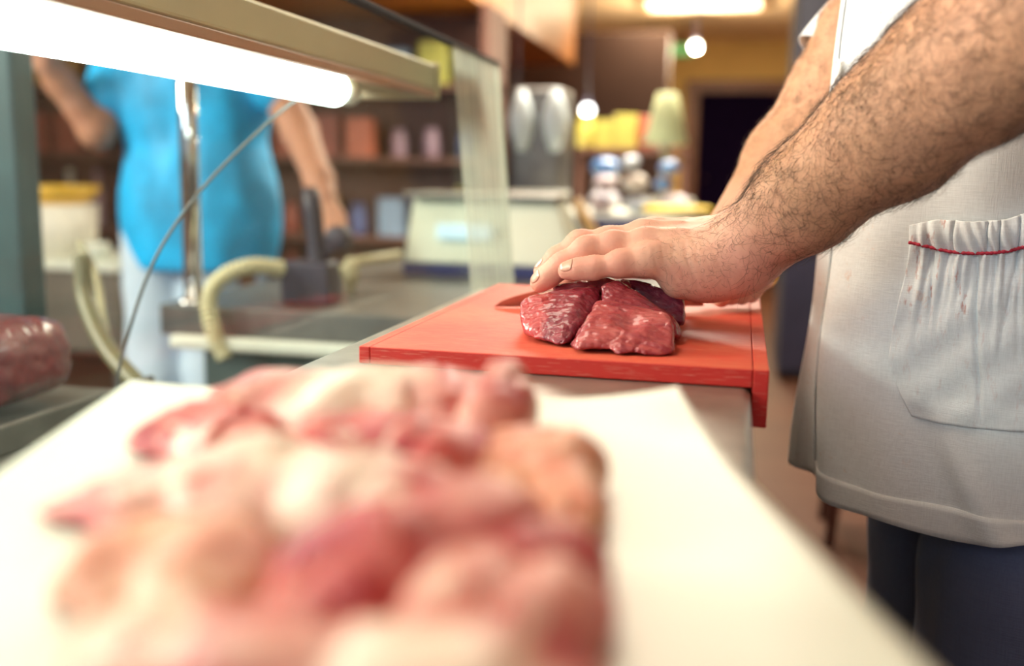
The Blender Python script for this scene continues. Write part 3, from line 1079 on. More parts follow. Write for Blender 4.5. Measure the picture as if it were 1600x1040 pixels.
def coat_pt(th, z, off=0.0):
    """th: 0 = front of the body (toward -X), pi/2 = the side nearest the lens (-Y)."""
    z = np.asarray(z, float); th = np.asarray(th, float)
    k = np.clip((z - HEMZ) / 0.62, 0, 1)                     # 0 hem .. 1 shoulder
    a = 0.190 - 0.005 * np.clip(k * 3, 0, 1) - 0.002 * k
    b = 0.160 - 0.002 * np.clip(k * 1.6, 0, 1)
    cx = 0.258 + 0.006 * k; cy = 0.972 + 0.010 * k
    e = 0.86
    c, s = np.cos(th), np.sin(th)
    x = -a * np.sign(c) * np.abs(c) ** e; y = -b * np.sign(s) * np.abs(s) ** e
    low = np.clip(1 - k * 1.15, 0, 1)
    f = 0.0065 * low * np.sin(th * 7 + 1.3 + 3 * z) + 0.0035 * np.sin(th * 13 + z * 11) * low
    f = f + 0.0035 * np.sin(th * 5 - z * 22 + 0.5)
    # a long diagonal drape fold under the pocket
    dl = (th - (1.05 + (0.86 - z) * 3.2)); f = f + 0.007 * np.exp(-(dl / 0.07) ** 2) * np.clip((0.90 - z) / 0.1, 0, 1)
    # the front edge puffs outward
    r = 1 + (f + off) / 0.2
    return np.stack([cx + x * r, cy + y * r, z + 0 * th], -1)


def coat_mesh(name, th0, th1, z0, z1, nt_, nz, off, mat, parent, thick=0.0012, close=False, zfun=None, blood=False):
    th = np.linspace(th0, th1, nt_); zz = np.linspace(0, 1, nz)
    T_, Z_ = np.meshgrid(th, zz)
    hem = 0.004 * np.sin(T_ * 4 + 0.6) + 0.003 * np.sin(T_ * 9)
    Zr = z0 + (z1 - z0) * Z_ + hem * (1 - Z_)
    P = coat_pt(T_, Zr, off).reshape(-1, 3)
    F_ = []
    i, j = np.meshgrid(np.arange(nz - 1), np.arange(nt_ - 1), indexing='ij')
    a_ = (i * nt_ + j).ravel()
    F_ = np.stack([a_, a_ + 1, a_ + nt_ + 1, a_ + nt_], 1)
    o_ = fast_mesh(name, P, F_, mat, parent, {'blood': np.zeros(len(P))})
    so = o_.modifiers.new('thick', 'SOLIDIFY'); so.thickness = thick; so.offset = -1
    return o_, P, F_


coat, CP, CF = coat_mesh('coat', -2.9, 2.9 + 0.0, HEMZ, 1.40, 420, 150, 0.0, M_coat, BUT)
coat_mesh('coat_back', 2.85, 2 * PI - 2.85, HEMZ, 1.40, 30, 60, -0.001, M_coat, BUT)
coat_mesh('hem', -2.9, 2.9, HEMZ - 0.0005, HEMZ + 0.021, 420, 6, 0.0016, M_coat, coat, 0.0012)
coat_mesh('placket', -0.16, 0.20, HEMZ + 0.001, 1.38, 30, 150, 0.003, M_coat, coat, 0.002)

# shoulder yoke closes the coat over the shoulders
def yoke_sdf(P):
    d = cap(P, (0.29, 0.86, 1.385), (0.29, 1.12, 1.385), 0.088, 0.088)
    d = smin(d, ell(P, (0.285, 0.99, 1.36), (0.15, 0.19, 0.085)), 0.04)
    d = smax(d, -(cap(P, (0.28, 0.99, 1.44), (0.26, 0.99, 1.6), 0.062, 0.062)), 0.01)
    return smax(d, 1.37 - P[:, 2], 0.004)


V, F = surface_nets(yoke_sdf, (0.08, 0.72, 1.34), (0.48, 1.26, 1.52), 0.005)
fast_mesh('shoulder_yoke', relax(V, F, 1), F, M_coat, BUT, {'blood': np.zeros(len(V))})


def sleeve(name, a, b, ra, rb, seed):
    a, b = Vector(a), Vector(b); d_ = (b - a); n_ = 26; S = 48
    t_ = d_.normalized(); u_ = t_.orthogonal().normalized(); w_ = t_.cross(u_)
    V_, F_ = [], []
    for i in range(n_ + 1):
        s = i / n_
        for k in range(S):
            an = 2 * PI * k / S
            r = ra + (rb - ra) * s + 0.003 * math.sin(3 * an + 9 * s + seed) + 0.0025 * math.sin(5 * an - 14 * s)
            V_.append(a + d_ * s + (u_ * math.cos(an) + w_ * math.sin(an)) * r)
    for i in range(n_):
        for k in range(S):
            p, q = i * S + k, i * S + (k + 1) % S
            F_.append((p, q, q + S, p + S))
    o_ = from_arrays(name, V_, F_, M_coat, BUT)
    so = o_.modifiers.new('thick', 'SOLIDIFY'); so.thickness = 0.0015
    return o_


sleeve('sleeve', P_sh + Vector((-.01, .01, 0.0)), P_sh * 0.32 + P_el * 0.68, 0.082, 0.072, 1)
cf = atY(1296, 44, 1.12)
sleeve('sleeve', Q_sh + Vector((-.02, -.02, 0)), atY(1322, 108, 1.105), 0.078, 0.0535, 3)

# coat buttons on the placket
bmesh_done = False
bvh = BVHTree.FromPolygons([tuple(p) for p in CP], [tuple(map(int, f)) for f in CF])


def on_coat(px, py, off=0.0):
    r = ray(px, py).normalized()
    hit, nrm, _, _ = bvh.ray_cast(CAM, r)
    if hit is None:
        hit, nrm, _, _ = bvh.find_nearest(CAM + r * 0.82)
    if nrm.dot(r) > 0: nrm = -nrm
    return hit + nrm * off, nrm


for px, py in ((1316, 108),):
    p, n_ = on_coat(px, py, 0.004)
    q = n_.to_track_quat('Z', 'Y').to_euler()
    lathe('button', [(0.0, 0.0), (0.0078, 0.0), (0.0088, 0.0008), (0.0088, 0.0018), (0.0072, 0.0024), (0.0064, 0.0017), (0.0, 0.0015)], simple('button_white', (0.8, 0.8, 0.74), 0.35), coat, p, 20, q)

# patch pocket with gathered elastic top, fitted on the coat where it lies
LEFT = [(1424, 378), (1416, 440), (1405, 500), (1395, 560), (1390, 600), (1402, 630), (1425, 650)]


def lerp_list(L, s):
    x = s * (len(L) - 1); i = min(int(x), len(L) - 2); f_ = x - i
    return (L[i][0] + (L[i + 1][0] - L[i][0]) * f_, L[i][1] + (L[i + 1][1] - L[i][1]) * f_)


TOPL = [(1424, 378), (1455, 384), (1490, 391), (1520, 394), (1550, 394), (1575, 391), (1600, 384), (1640, 376), (1680, 372)]
BOTL = [(1425, 650), (1470, 661), (1520, 668), (1570, 672), (1620, 674), (1680, 674)]
nu, nv = 120, 70
V_, blood = [], []
for i in range(nv + 1):
    v_ = i / nv
    for j in range(nu + 1):
        u_ = j / nu
        tp = lerp_list(TOPL, u_); bt = lerp_list(BOTL, u_)
        lf = lerp_list(LEFT, v_)
        base_x = tp[0] + (bt[0] - tp[0]) * v_; base_y = tp[1] + (bt[1] - tp[1]) * v_
        lx = LEFT[0][0] + (LEFT[-1][0] - LEFT[0][0]) * v_
        base_x += (lf[0] - lx) * (1 - u_) ** 2
        # gathers near the top, one deep long pleat at x ~ 1530
        gat = math.exp(-v_ * 4.2) * (1 if v_ > 0.0 else 0)
        g = 0.0022 * gat * (math.sin(u_ * 62 + 3 * math.sin(u_ * 9)) + 0.6 * math.sin(u_ * 121 + 2))
        xp = base_x
        g -= 0.0048 * math.exp(-((xp - (1528 + 6 * v_)) / 4.0) ** 2) * math.exp(-(v_ / 0.95) ** 4)
        g -= 0.0032 * math.exp(-((xp - (1462 - 18 * v_)) / 3.5) ** 2) * math.exp(-(v_ / 0.35) ** 2)
        g -= 0.0036 * math.exp(-((xp - (1590 - 50 * v_)) / 4.5) ** 2) * math.exp(-(v_ / 0.45) ** 2)
        edge = min(1, min(u_ * 14, (1 - v_) * 12))
        puff = 0.0065 * math.sin(min(1, u_ * 3) * PI / 2) * (0.25 + 0.75 * math.sin(PI * min(1, v_ * 1.05 + 0.12))) 
        p, n_ = on_coat(base_x, base_y, 0.0)
        V_.append(p + n_ * max(0.0012, 0.0018 + edge * (puff + g) + 0.0008 * math.sin(base_x * 0.05 + base_y * 0.08)))
        blood.append(1.0 if (v_ < 0.35 and xp < 1520) else 0.25)
F_ = []
for i in range(nv):
    for j in range(nu):
        a_ = i * (nu + 1) + j; F_.append((a_, a_ + 1, a_ + nu + 2, a_ + nu + 1))
pocket = o = fast_mesh('pocket', np.array([v3(p) for p in V_]), np.array(F_), M_coat, BUT, {'blood': blood})
so = o.modifiers.new('thick', 'SOLIDIFY'); so.thickness = 0.0011; so.offset = 0
topline = V_[:nu + 1]
# gathered band above the piping
BTOP = [(1424, 352), (1450, 346), (1470, 342), (1494, 343), (1520, 345), (1546, 344), (1570, 342), (1600, 332), (1640, 324), (1680, 320)]
W_ = []; nb_ = 22; blood = []
for i in range(nb_ + 1):
    v_ = i / nb_
    for j in range(nu + 1):
        u_ = j / nu
        bt = lerp_list(TOPL, u_); tp = lerp_list(BTOP, u_)
        x_, y_ = bt[0] + (tp[0] - bt[0]) * v_, bt[1] + (tp[1] - bt[1]) * v_
        p, n_ = on_coat(x_, y_, 0.0)
        g = 0.0020 * math.sin(u_ * 70 + 2 * math.sin(u_ * 13)) * (0.4 + 0.6 * (1 - v_))
        for cx_ in (1494, 1543, 1561, 1590):
            g -= 0.0045 * math.exp(-((x_ - cx_ - 2 * v_) / 2.0) ** 2)
        e_ = min(1, u_ * 12)
        W_.append(p + n_ * (0.0058 + e_ * (0.0025 * math.sin(v_ * PI) + g + 0.001)))
        blood.append(1.0 if x_ < 1485 else 0.1)
F_ = []
for i in range(nb_):
    for j in range(nu):
        a_ = i * (nu + 1) + j; F_.append((a_, a_ + 1, a_ + nu + 2, a_ + nu + 1))
o = fast_mesh('pocket_band', np.array([v3(p) for p in W_]), np.array(F_), M_coat, pocket, {'blood': blood})
so = o.modifiers.new('thick', 'SOLIDIFY'); so.thickness = 0.0012; so.offset = 0
pp = []
for j in range(0, nu + 1):
    p, n_ = on_coat(*lerp_list(TOPL, j / nu), 0.0082)
    pp.append(p + n_ * 0.0004 * math.sin(j * 1.1))
o = tube('piping', pp, [0.0013 + 0.00025 * math.sin(j * 1.9) for j in range(len(pp))], M_piping, pocket, 10)
o['label'] = 'dark red piping along the pocket top'

# trousers


def trousers_sdf(P):
    d = None
    for sy, x, yy in ((-1, 0.262, 0.905), (1, 0.232, 1.050)):
        c = chain(P, [((x + .0, yy + (0.012 if sy < 0 else -0.012), 0.86), 0.066), ((x - 0.002, yy, 0.70), 0.080), ((x - 0.005, yy, 0.52), 0.088), ((x + 0.01, yy, 0.30), 0.084), ((x + 0.02, yy, 0.075), 0.078)], 0.03)
        d = c if d is None else smin(d, c, 0.012)
    d = smin(d, ell(P, (0.262, 0.978, 0.90), (0.120, 0.105, 0.11)), 0.03)
    q = P + 0.02 * np.stack([vnoise(P * 9, 3), vnoise(P * 9, 4), 0 * P[:, 0]], 1)
    d = d + 0.006 * fbm(q * np.array([1, 1, 0.45]), 16, 2, 6)
    d = smax(d, P[:, 2] - 1.0, 0.004)
    return smax(d, 0.055 - P[:, 2], 0.004)


V, F = surface_nets(trousers_sdf, (0.08, 0.70, 0.03), (0.46, 1.24, 1.03), 0.005)
fast_mesh('trousers', relax(V, F, 1), F, M_denim, BUT)
p = atY(1507, 872, 0.775)
for s, x in ((-1, 0.27), (1, 0.24)):
    y = 0.978 + s * 0.076
    V, F = surface_nets(lambda P: smax(smin(ell(P, (x - .06, y, 0.035), (0.13, 0.05, 0.045)), ell(P, (x + .03, y, 0.06), (0.055, 0.045, 0.06)), 0.02), 0.001 - P[:, 2], 0.003), (x - .22, y - .08, -0.01), (x + .12, y + .08, 0.15), 0.005)
    fast_mesh('shoe', V, F, M_black_pl, BUT)

# hair cap of the head
V, F = surface_nets(lambda P: smax(smax(ell(P, (0.225, 0.99, 1.672), (0.105, 0.084, 0.102)), (0.150 - P[:, 0]) + (1.70 - P[:, 2]) * 0.6, 0.01), 1.60 - P[:, 2], 0.01) + 0.002 * fbm(P, 120, 2), (0.08, 0.88, 1.56), (0.36, 1.10, 1.80), 0.004)
fast_mesh('head_hair', V, F, simple('dark_hair', (0.03, 0.02, 0.015), 0.6), BUT)

# ------------------------------------------------------------------ foreground: tray, wax paper and the heap of meat
PH = 0.115; PZ = ZC - PH
pbl = atZ(205, 604, PZ); pbr = atZ(1057, 646, PZ)
dL = (atZ(0, 742, PZ) - pbl).normalized(); dR = (atZ(1448, 1040, PZ) - atZ(1180, 770, PZ)).normalized()
pfl = pbl + dL * 0.42; pfr = atZ(1180, 770, PZ) + dR * 0.34
M_paper, nt, b = mat_new('waxed_paper')
nt.links.new(ramp(nt, noise(nt, coords(nt), 12, 4, 0.6), [(0.3, (0.62, 0.64, 0.54)), (0.7, (0.66, 0.685, 0.60))]), b.inputs['Base Color'])
b.inputs['Roughness'].default_value = 0.42
bump(nt, b, noise(nt, coords(nt), 30, 3), 0.15, 0.002)


def paper_pt(u, v):
    p = (pbl * (1 - u) + pbr * u) * (1 - v) + (pfl * (1 - u) + pfr * u) * v
    z = 0.0125 * (u ** 6) * math.exp(-(v / 0.13) ** 1.5)
    z += 0.0010 * math.sin(u * 7 + 1) * math.exp(-v * 5) + 0.0005 * math.sin(u * 11 + v * 9)
    z += 0.0020 * math.exp(-(u / 0.06) ** 2) * math.exp(-v * 4)
    return Vector((p.x, p.y, p.z + z))


nu2, nv2 = 70, 70
V_ = [paper_pt(j / nu2, i / nv2) for i in range(nv2 + 1) for j in range(nu2 + 1)]
F_ = [(i * (nu2 + 1) + j, i * (nu2 + 1) + j + 1, (i + 1) * (nu2 + 1) + j + 1, (i + 1) * (nu2 + 1) + j) for i in range(nv2) for j in range(nu2)]
o = from_arrays('butcher_paper', V_, F_, M_paper)
so = o.modifiers.new('thick', 'SOLIDIFY'); so.thickness = 0.0008; so.offset = -1
tag(o, 'cream waxed paper sheet under the raw meat heap, far corner curling up', 'paper')
# tray under the paper
ang = math.atan2(dL.x, -dL.y) * -1
Mt = Matrix.Translation(((pbl + pbr + pfl + pfr) / 4)) @ Matrix.Rotation(math.atan2((dL + dR).y, (dL + dR).x) + PI / 2, 4, 'Z')
tr = thing('meat_tray', 'upturned pale plastic tray hidden under the waxed paper', 'tray', v3((pbl + pbr + pfl + pfr) / 4 + Vector((0, 0, CT - PZ))))
cc = (pbl + pbr + pfl + pfr) / 4
bm = bmesh.new(); box_bm(bm, (-0.085, -0.16, CT - PZ + 0.0005), (0.085, 0.15, -0.0015), 0.006, 3, Mt)
from_bm('shell', bm, M_white_pl, tr, False)
box('rim', (-0.092, -0.165, CT - PZ + 0.0005), (0.092, 0.155, CT - PZ + 0.006), M_white_pl, tr, 0.002, 2, Mt)

M_c1 = meat_material('pork_pale', lean=(0.66, 0.19, 0.15), dark=(0.46, 0.05, 0.08), pale=(0.80, 0.44, 0.32), fat=(0.84, 0.64, 0.48), fat_at=0.57, sc=30, wet=0.15, rough=0.4, fib=(1, 2.5, 2), tint=(0.86, 0.68, 0.54))
M_c2 = meat_material('pork_red', lean=(0.56, 0.065, 0.05), dark=(0.34, 0.02, 0.07), pale=(0.78, 0.34, 0.25), fat=(0.86, 0.66, 0.54), fat_at=0.56, sc=30, wet=0.15, rough=0.4, fib=(1, 2, 2))
M_c3 = meat_material('skin_on', lean=(0.76, 0.32, 0.20), dark=(0.52, 0.08, 0.05), pale=(0.86, 0.62, 0.42), fat=(0.86, 0.66, 0.50), fat_at=0.58, sc=30, wet=0.15, rough=0.4, fib=(1, 2, 2), tint=(0.80, 0.38, 0.18))


def heap(name, blobs, mat, label, seed, amp=0.003, h=0.002):
    """blobs: (px, py, height over the paper, px width, px height, depth) lumps joined into one cut of meat"""
    C = []
    for px, py, hh, rw, rh, ry in blobs:
        Y = (PH - hh) * FPX / (py - 274 + (1160 - px) * 0.018)
        c = np.array(v3(atY(px, py, Y))); k = Y / FPX
        C.append((c, (rw * k * 1.08, ry * 1.15, max(rh * k, hh * 0.72))))
        C.append((np.array((c[0], c[1], PZ + hh * 0.3)), (rw * k * 0.95, ry * 1.05, hh * 0.8)))
    A = np.array([c for c, r in C]); R_ = max(max(r) for c, r in C)
    lo, hi = A.min(0) - R_ - 0.012, A.max(0) + R_ + 0.012
    lo[2] = PZ - 0.004

    def sdf(P):
        d = None
        for c, r in C:
            e = ell(P, c, r)
            d = e if d is None else smin(d, e, 0.016)
        w = P + 0.006 * np.stack([vnoise(P * 40, seed), vnoise(P * 40, seed + 5), vnoise(P * 40, seed + 9)], 1)
        d = d + amp * fbm(w, 42, 3, seed)
        r = np.abs(vnoise(w * 34, seed + 31)); d = d + 0.0025 * np.exp(-(r / 0.12) ** 2)
        return smax(d, PZ + 0.0022 - P[:, 2], 0.002)
    V, F = surface_nets(sdf, lo, hi, h)
    o = fast_mesh(name, V, F, mat)
    tag(o, label, 'meat', 'raw meat cuts heaped on the paper')
    return o


heap('pork_cut', [(420, 642, .020, 100, 46, .028), (560, 636, .022, 125, 48, .030), (700, 642, .020, 110, 48, .028)], M_c1, 'pale pink cut of meat at the far back of the heap', 101)
heap('pork_cut', [(290, 695, .014, 62, 52, .022), (370, 705, .014, 80, 44, .022)], M_c2, 'red cut of meat at the back left edge of the heap', 112)
heap('pork_cut', [(540, 712, .018, 120, 50, .020), (690, 712, .018, 100, 50, .020)], M_c2, 'reddish purple cut of meat in the middle behind the cream ones', 118)
heap('pork_cut', [(775, 655, .022, 55, 55, .018), (795, 628, .024, 34, 28, .010)], M_c1, 'knobbly pale fat lump at the back right of the heap', 121)
heap('pork_cut', [(820, 730, .014, 95, 52, .020), (895, 750, .012, 38, 55, .014), (900, 815, .008, 34, 48, .012)], M_c3, 'orange edged cut of meat at the right side of the heap', 131)
heap('pork_cut', [(165, 845, .010, 100, 40, .016), (300, 800, .017, 140, 66, .024), (440, 780, .021, 150, 76, .024), (580, 795, .021, 120, 70, .022)], M_c1, 'long cream and pink cut of meat across the middle of the heap', 141)
heap('pork_cut', [(660, 822, .022, 120, 66, .020), (780, 838, .020, 95, 66, .018)], M_c1, 'cream fat covered cut of meat right of centre in the heap', 151)
heap('pork_cut', [(215, 940, .016, 110, 95, .020), (340, 945, .017, 100, 90, .020)], M_c3, 'orange tinted cut of meat at the front left of the heap', 161)
heap('pork_cut', [(520, 935, .018, 110, 75, .018), (620, 905, .020, 95, 62, .016)], M_c2, 'bright red streaked cut of meat at the front centre of the heap', 171)
heap('pork_cut', [(745, 965, .018, 115, 90, .018), (860, 1000, .010, 85, 90, .018)], M_c1, 'pink cut of meat at the front right of the heap', 181)
heap('pork_cut', [(860, 905, .010, 70, 62, .014), (800, 900, .014, 60, 50, .014)], M_c2, 'dark red cut of meat wedged at the right front of the heap', 191)
heap('pork_cut', [(250, 1100, .014, 130, 90, .020), (440, 1100, .016, 150, 95, .020), (660, 1110, .016, 160, 95, .020), (830, 1130, .010, 130, 90, .020)], M_c1, 'pale cut of meat nearest the lens along the bottom of the photo', 201)

# ------------------------------------------------------------------ display case: glass, lamp, post, cable
GX = -0.345; GY0, GY1 = -0.45, 1.537
gtop = atY(779, 101, GY1 + 0.0)
M_glass, nt, b = mat_new('case_glass')
tr_ = nd(nt, 'ShaderNodeBsdfTransparent'); tr_.inputs['Color'].default_value = (0.94, 0.985, 0.965, 1)
gl = nd(nt, 'ShaderNodeBsdfGlossy'); gl.inputs['Roughness'].default_value = 0.04
fr_ = nd(nt, 'ShaderNodeLayerWeight'); fr_.inputs['Blend'].default_value = 0.5
fac_ = math_(nt, 'ADD', math_(nt, 'MULTIPLY', math_(nt, 'POWER', fr_.outputs['Facing'], 5.0), 0.4), 0.012, True)
df = nd(nt, 'ShaderNodeBsdfDiffuse'); df.inputs['Color'].default_value = (0.75, 0.85, 0.80, 1)
mx = nd(nt, 'ShaderNodeMixShader'); nt.links.new(fac_, mx.inputs[0]); nt.links.new(tr_.outputs[0], mx.inputs[1]); nt.links.new(gl.outputs[0], mx.inputs[2])
mx2 = nd(nt, 'ShaderNodeMixShader'); nt.links.new(mx.outputs[0], mx2.inputs[1]); nt.links.new(df.outputs[0], mx2.inputs[2])
sm = ramp(nt, noise(nt, coords(nt), 5, 3), [(0.35, (0.0, 0.0, 0.0)), (0.75, (0.035, 0.035, 0.035))])
nt.links.new(sm, mx2.inputs[0])
nt.links.new(mx2.outputs[0], nt.nodes['Material Output'].inputs[0])
gc = thing('display_glass', 'tall clear glass screen of the display case left of the board', 'glass screen', (GX, 0.4, CT))


def pane(name, y0, y1, mat, x0, th=0.006, z0=0.838, dx=0.0):
    lean = gtop.x - GX
    V_ = []
    for (y, z, l) in ((y0, z0, 0), (y1, z0, 0), (y1, gtop.z, lean), (y0, gtop.z, lean)):
        V_.append((x0 + l + dx, y, z)); V_.append((x0 + l - th + dx, y, z))
    F_ = [(0, 2, 4, 6), (1, 7, 5, 3), (0, 1, 3, 2), (2, 3, 5, 4), (4, 5, 7, 6), (6, 7, 1, 0)]
    return from_arrays(name, V_, F_, mat, gc, False)


pane('pane', GY0, GY1, M_glass, GX)
# whitish streaked overlay at the end edge: the glass reflection put into its colour
M_reflect, nt, b = mat_new('painted_reflection')
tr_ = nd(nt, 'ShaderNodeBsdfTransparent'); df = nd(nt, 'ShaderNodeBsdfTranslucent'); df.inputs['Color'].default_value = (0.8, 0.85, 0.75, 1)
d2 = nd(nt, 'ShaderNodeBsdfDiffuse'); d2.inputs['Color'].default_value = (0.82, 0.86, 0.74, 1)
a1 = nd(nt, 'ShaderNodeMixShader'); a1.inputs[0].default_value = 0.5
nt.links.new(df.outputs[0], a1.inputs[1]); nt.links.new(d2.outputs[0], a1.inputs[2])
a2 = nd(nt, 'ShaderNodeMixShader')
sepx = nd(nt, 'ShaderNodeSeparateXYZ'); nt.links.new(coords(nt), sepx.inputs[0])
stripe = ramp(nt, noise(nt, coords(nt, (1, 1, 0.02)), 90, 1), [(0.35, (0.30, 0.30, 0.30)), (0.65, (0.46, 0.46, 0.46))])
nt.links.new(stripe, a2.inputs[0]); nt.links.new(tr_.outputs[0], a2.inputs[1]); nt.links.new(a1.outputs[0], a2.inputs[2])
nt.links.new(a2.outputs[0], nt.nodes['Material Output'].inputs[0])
pane('reflection_strip', GY1 - 0.255, GY1 - 0.002, M_reflect, GX, 0.001, dx=0.0015)
tube('edge_seal', [(GX - .003, GY1 + 0.001, 0.838), (gtop.x - .003, GY1 + 0.001, gtop.z)], 0.0026, simple('seal', (0.75, 0.8, 0.66), 0.5), gc, 10)
tube('top_trim', [(gtop.x - .003, GY0, gtop.z + 0.001), (gtop.x - .003, GY1, gtop.z + 0.001)], 0.0050, simple('dark_trim', (0.008, 0.008, 0.012), 1.0), gc, 10)

# lamp
lx = -0.425
le = atX(681, 118, lx)          # far end of the housing
LY = le.y
zt = atX(668, 96, lx).z; zb_ = atX(681, 146, lx).z
xin = atY(612, 165, LY)
M_lampbody = simple('lamp_housing', (0.62, 0.52, 0.33), 0.45, 0.2, var=0.04)
M_lamplip = simple('lamp_lip', (0.50, 0.24, 0.14), 0.5, var=0.05)
lp = thing('display_lamp', 'long fluorescent strip lamp glowing inside the display case', 'lamp', (lx, 0.4, zt))
bm = bmesh.new(); box_bm(bm, (lx - 0.115, -0.35, zb_ + 0.004), (lx, LY, zt), 0.004, 3)
from_bm('housing', bm, M_lampbody, lp)
box('lip', (lx - 0.012, -0.35, zb_ - 0.006), (lx + 0.001, LY - 0.002, zb_ + 0.004), M_lamplip, lp, 0.0015)
box('end_cap', (lx - 0.118, LY, zb_ - 0.008), (lx + 0.003, LY + 0.012, zt + 0.003), M_lampbody, lp, 0.003)
M_tube = simple('fluorescent_tube', (1, 1, 1), 0.3, emis=(0.93, 1.0, 0.94), estr=12.0)
tx = -0.475
tz = atX(300, 92, tx).z
ty = atX(528, 140, tx).y
tube('fluorescent_tube', [(tx, -0.30, tz), (tx, ty - 0.012, tz), (tx, ty - 0.003, tz), (tx, ty, tz)], [0.0195, 0.0195, 0.015, 0.007], M_tube, lp, 24)
lathe('tube_socket', [(0, 0), (0.017, 0), (0.017, 0.03), (0.010, 0.035), (0, 0.035)], M_white_pl, lp, (tx, ty + 0.034, tz), 20, (PI / 2, 0, 0))
box('socket_bracket', (tx - 0.010, ty + 0.002, tz), (tx + 0.010, ty + 0.03, zb_ + 0.01), M_white_pl, lp, 0.002)

# chrome post
pb = atY(303, 470, SY0 + 0.03)
po = thing('chrome_post', 'round chrome post rising from the steel side counter behind the lamp', 'post', (pb.x, pb.y, STOP))
tube('pole', [(pb.x, pb.y, STOP), (pb.x, pb.y, 1.40)], 0.0165, M_chrome, po, 24)
lathe('flange', [(0, 0), (0.028, 0), (0.028, 0.006), (0.018, 0.012), (0, 0.012)], M_chrome, po, (pb.x, pb.y, STOP), 24)
lathe('cap', [(0, 0), (0.0175, 0), (0.0175, 0.006), (0.008, 0.012), (0, 0.013)], M_black_pl, po, (pb.x, pb.y, 1.40), 20)

# thin cable hanging from the lamp
o = tube('power_cable', spline([atY(470, 150, 1.08), atY(420, 190, 1.05), atY(340, 268, 1.02), atY(285, 335, 1.0), atY(235, 420, 0.98), atY(195, 540, 0.97), atY(180, 620, 0.97), atY(186, 660, 0.965)], 12), 0.0019, simple('grey_cable', (0.10, 0.11, 0.11), 0.5), None, 8)
tag(o, 'thin grey cable drooping from the display lamp past the chrome post', 'cable')

# ------------------------------------------------------------------ things on the side counter
# black dispenser with a tall lever
c = atY(487, 466, 1.70); c.z = STOP
bd = thing('sealing_tool', 'black boxy tool with tall upright lever on the side counter', 'tool', v3(c))
V, F = surface_nets(lambda P: smax(smax(np.abs(P[:, 0] - c.x) - (0.050 - 0.10 * np.clip(P[:, 2] - STOP - 0.03, 0, 1)), np.abs(P[:, 1] - c.y) - 0.03, 0.008), np.abs(P[:, 2] - STOP - 0.0405) - 0.040, 0.008) , v3(c + Vector((-.08, -.05, -.01))), v3(c + Vector((.08, .05, .11))), 0.003)
fast_mesh('base', V, F, M_black_pl, bd)
l0, l1 = atY(497, 410, 1.70), atY(485, 296, 1.70)
tube('lever', [l0 + Vector((0, 0, -.03)), l0, l0 * .75 + l1 * .25, l0 * .3 + l1 * .7, l1 * 1.0 + l0 * 0.0, l1 + (l1 - l0) * 0.03], [0.023, 0.021, 0.016, 0.018, 0.015, 0.008], M_black_pl, bd, 18)
k0 = atY(529, 372, 1.70)
tube('knob', [k0 + Vector((0, -0.016, 0)), k0 + Vector((0, -0.012, 0)), k0 + Vector((0, 0.012, 0)), k0 + Vector((0, 0.016, 0))], [0.015, 0.023, 0.023, 0.015], M_black_pl, bd, 22)
tube('knob_stem', [k0, atY(505, 405, 1.70)], 0.008, M_black_pl, bd, 12)
# corrugated hose
M_hose = simple('cream_hose', (0.62, 0.58, 0.36), 0.5, var=0.06)
path = spline([atY(352, 560, SY0 - 0.035), atY(334, 520, SY0 - 0.032), atY(326, 470, SY0 - 0.02), atY(345, 435, SY0 - 0.0), atY(390, 416, SY0 + 0.03), atY(445, 420, SY0 + 0.08)], 26)
hs = tube('corrugated_hose', path, [0.0140 + 0.0020 * math.sin(i * 1.5) for i in range(len(path))], M_hose, None, 16)
tag(hs, 'cream corrugated hose arching over the edge of the side counter', 'hose')
p0_, p1_ = atY(540, 420, 1.85), atY(640, 396, 1.95)
o = thing('steam_pipe', 'cream pipe with brass valve lying behind the black lever tool', 'pipe', v3(p0_))
tube('pipe', [atY(520, 430, 1.86), atY(560, 408, 1.90), atY(625, 398, 1.98)], 0.010, M_hose, o, 12)
vv = atY(548, 425, 1.88)
lathe('valve', [(0, -0.03), (0.010, -0.03), (0.016, -0.01), (0.016, 0.01), (0.009, 0.03), (0, 0.032)], M_hose, o, vv, 18)
tube('valve_stem', [vv, Vector((vv.x, vv.y, STOP))], 0.008, M_hose, o, 10)
# white rail along the side counter front
r0, r1 = atY(266, 533, SY0 - 0.03), atY(575, 545, SY0 - 0.03)
rl = thing('counter_rail', 'white rail fixed along the front of the steel side counter', 'rail', v3(r0))
box('bar', (r0.x, SY0 - 0.035, r0.z - 0.012), (-0.37, SY0 - 0.012, r0.z + 0.012), M_white_pl, rl, 0.006, 3)
for xx in (r0.x + 0.05, r0.x + 0.3):
    box('bracket', (xx, SY0 - 0.012, r0.z - 0.011), (xx + 0.02, SY0 + 0.059, min(r0.z + 0.004, STOP - 0.057)), M_white_pl, rl, 0.001)

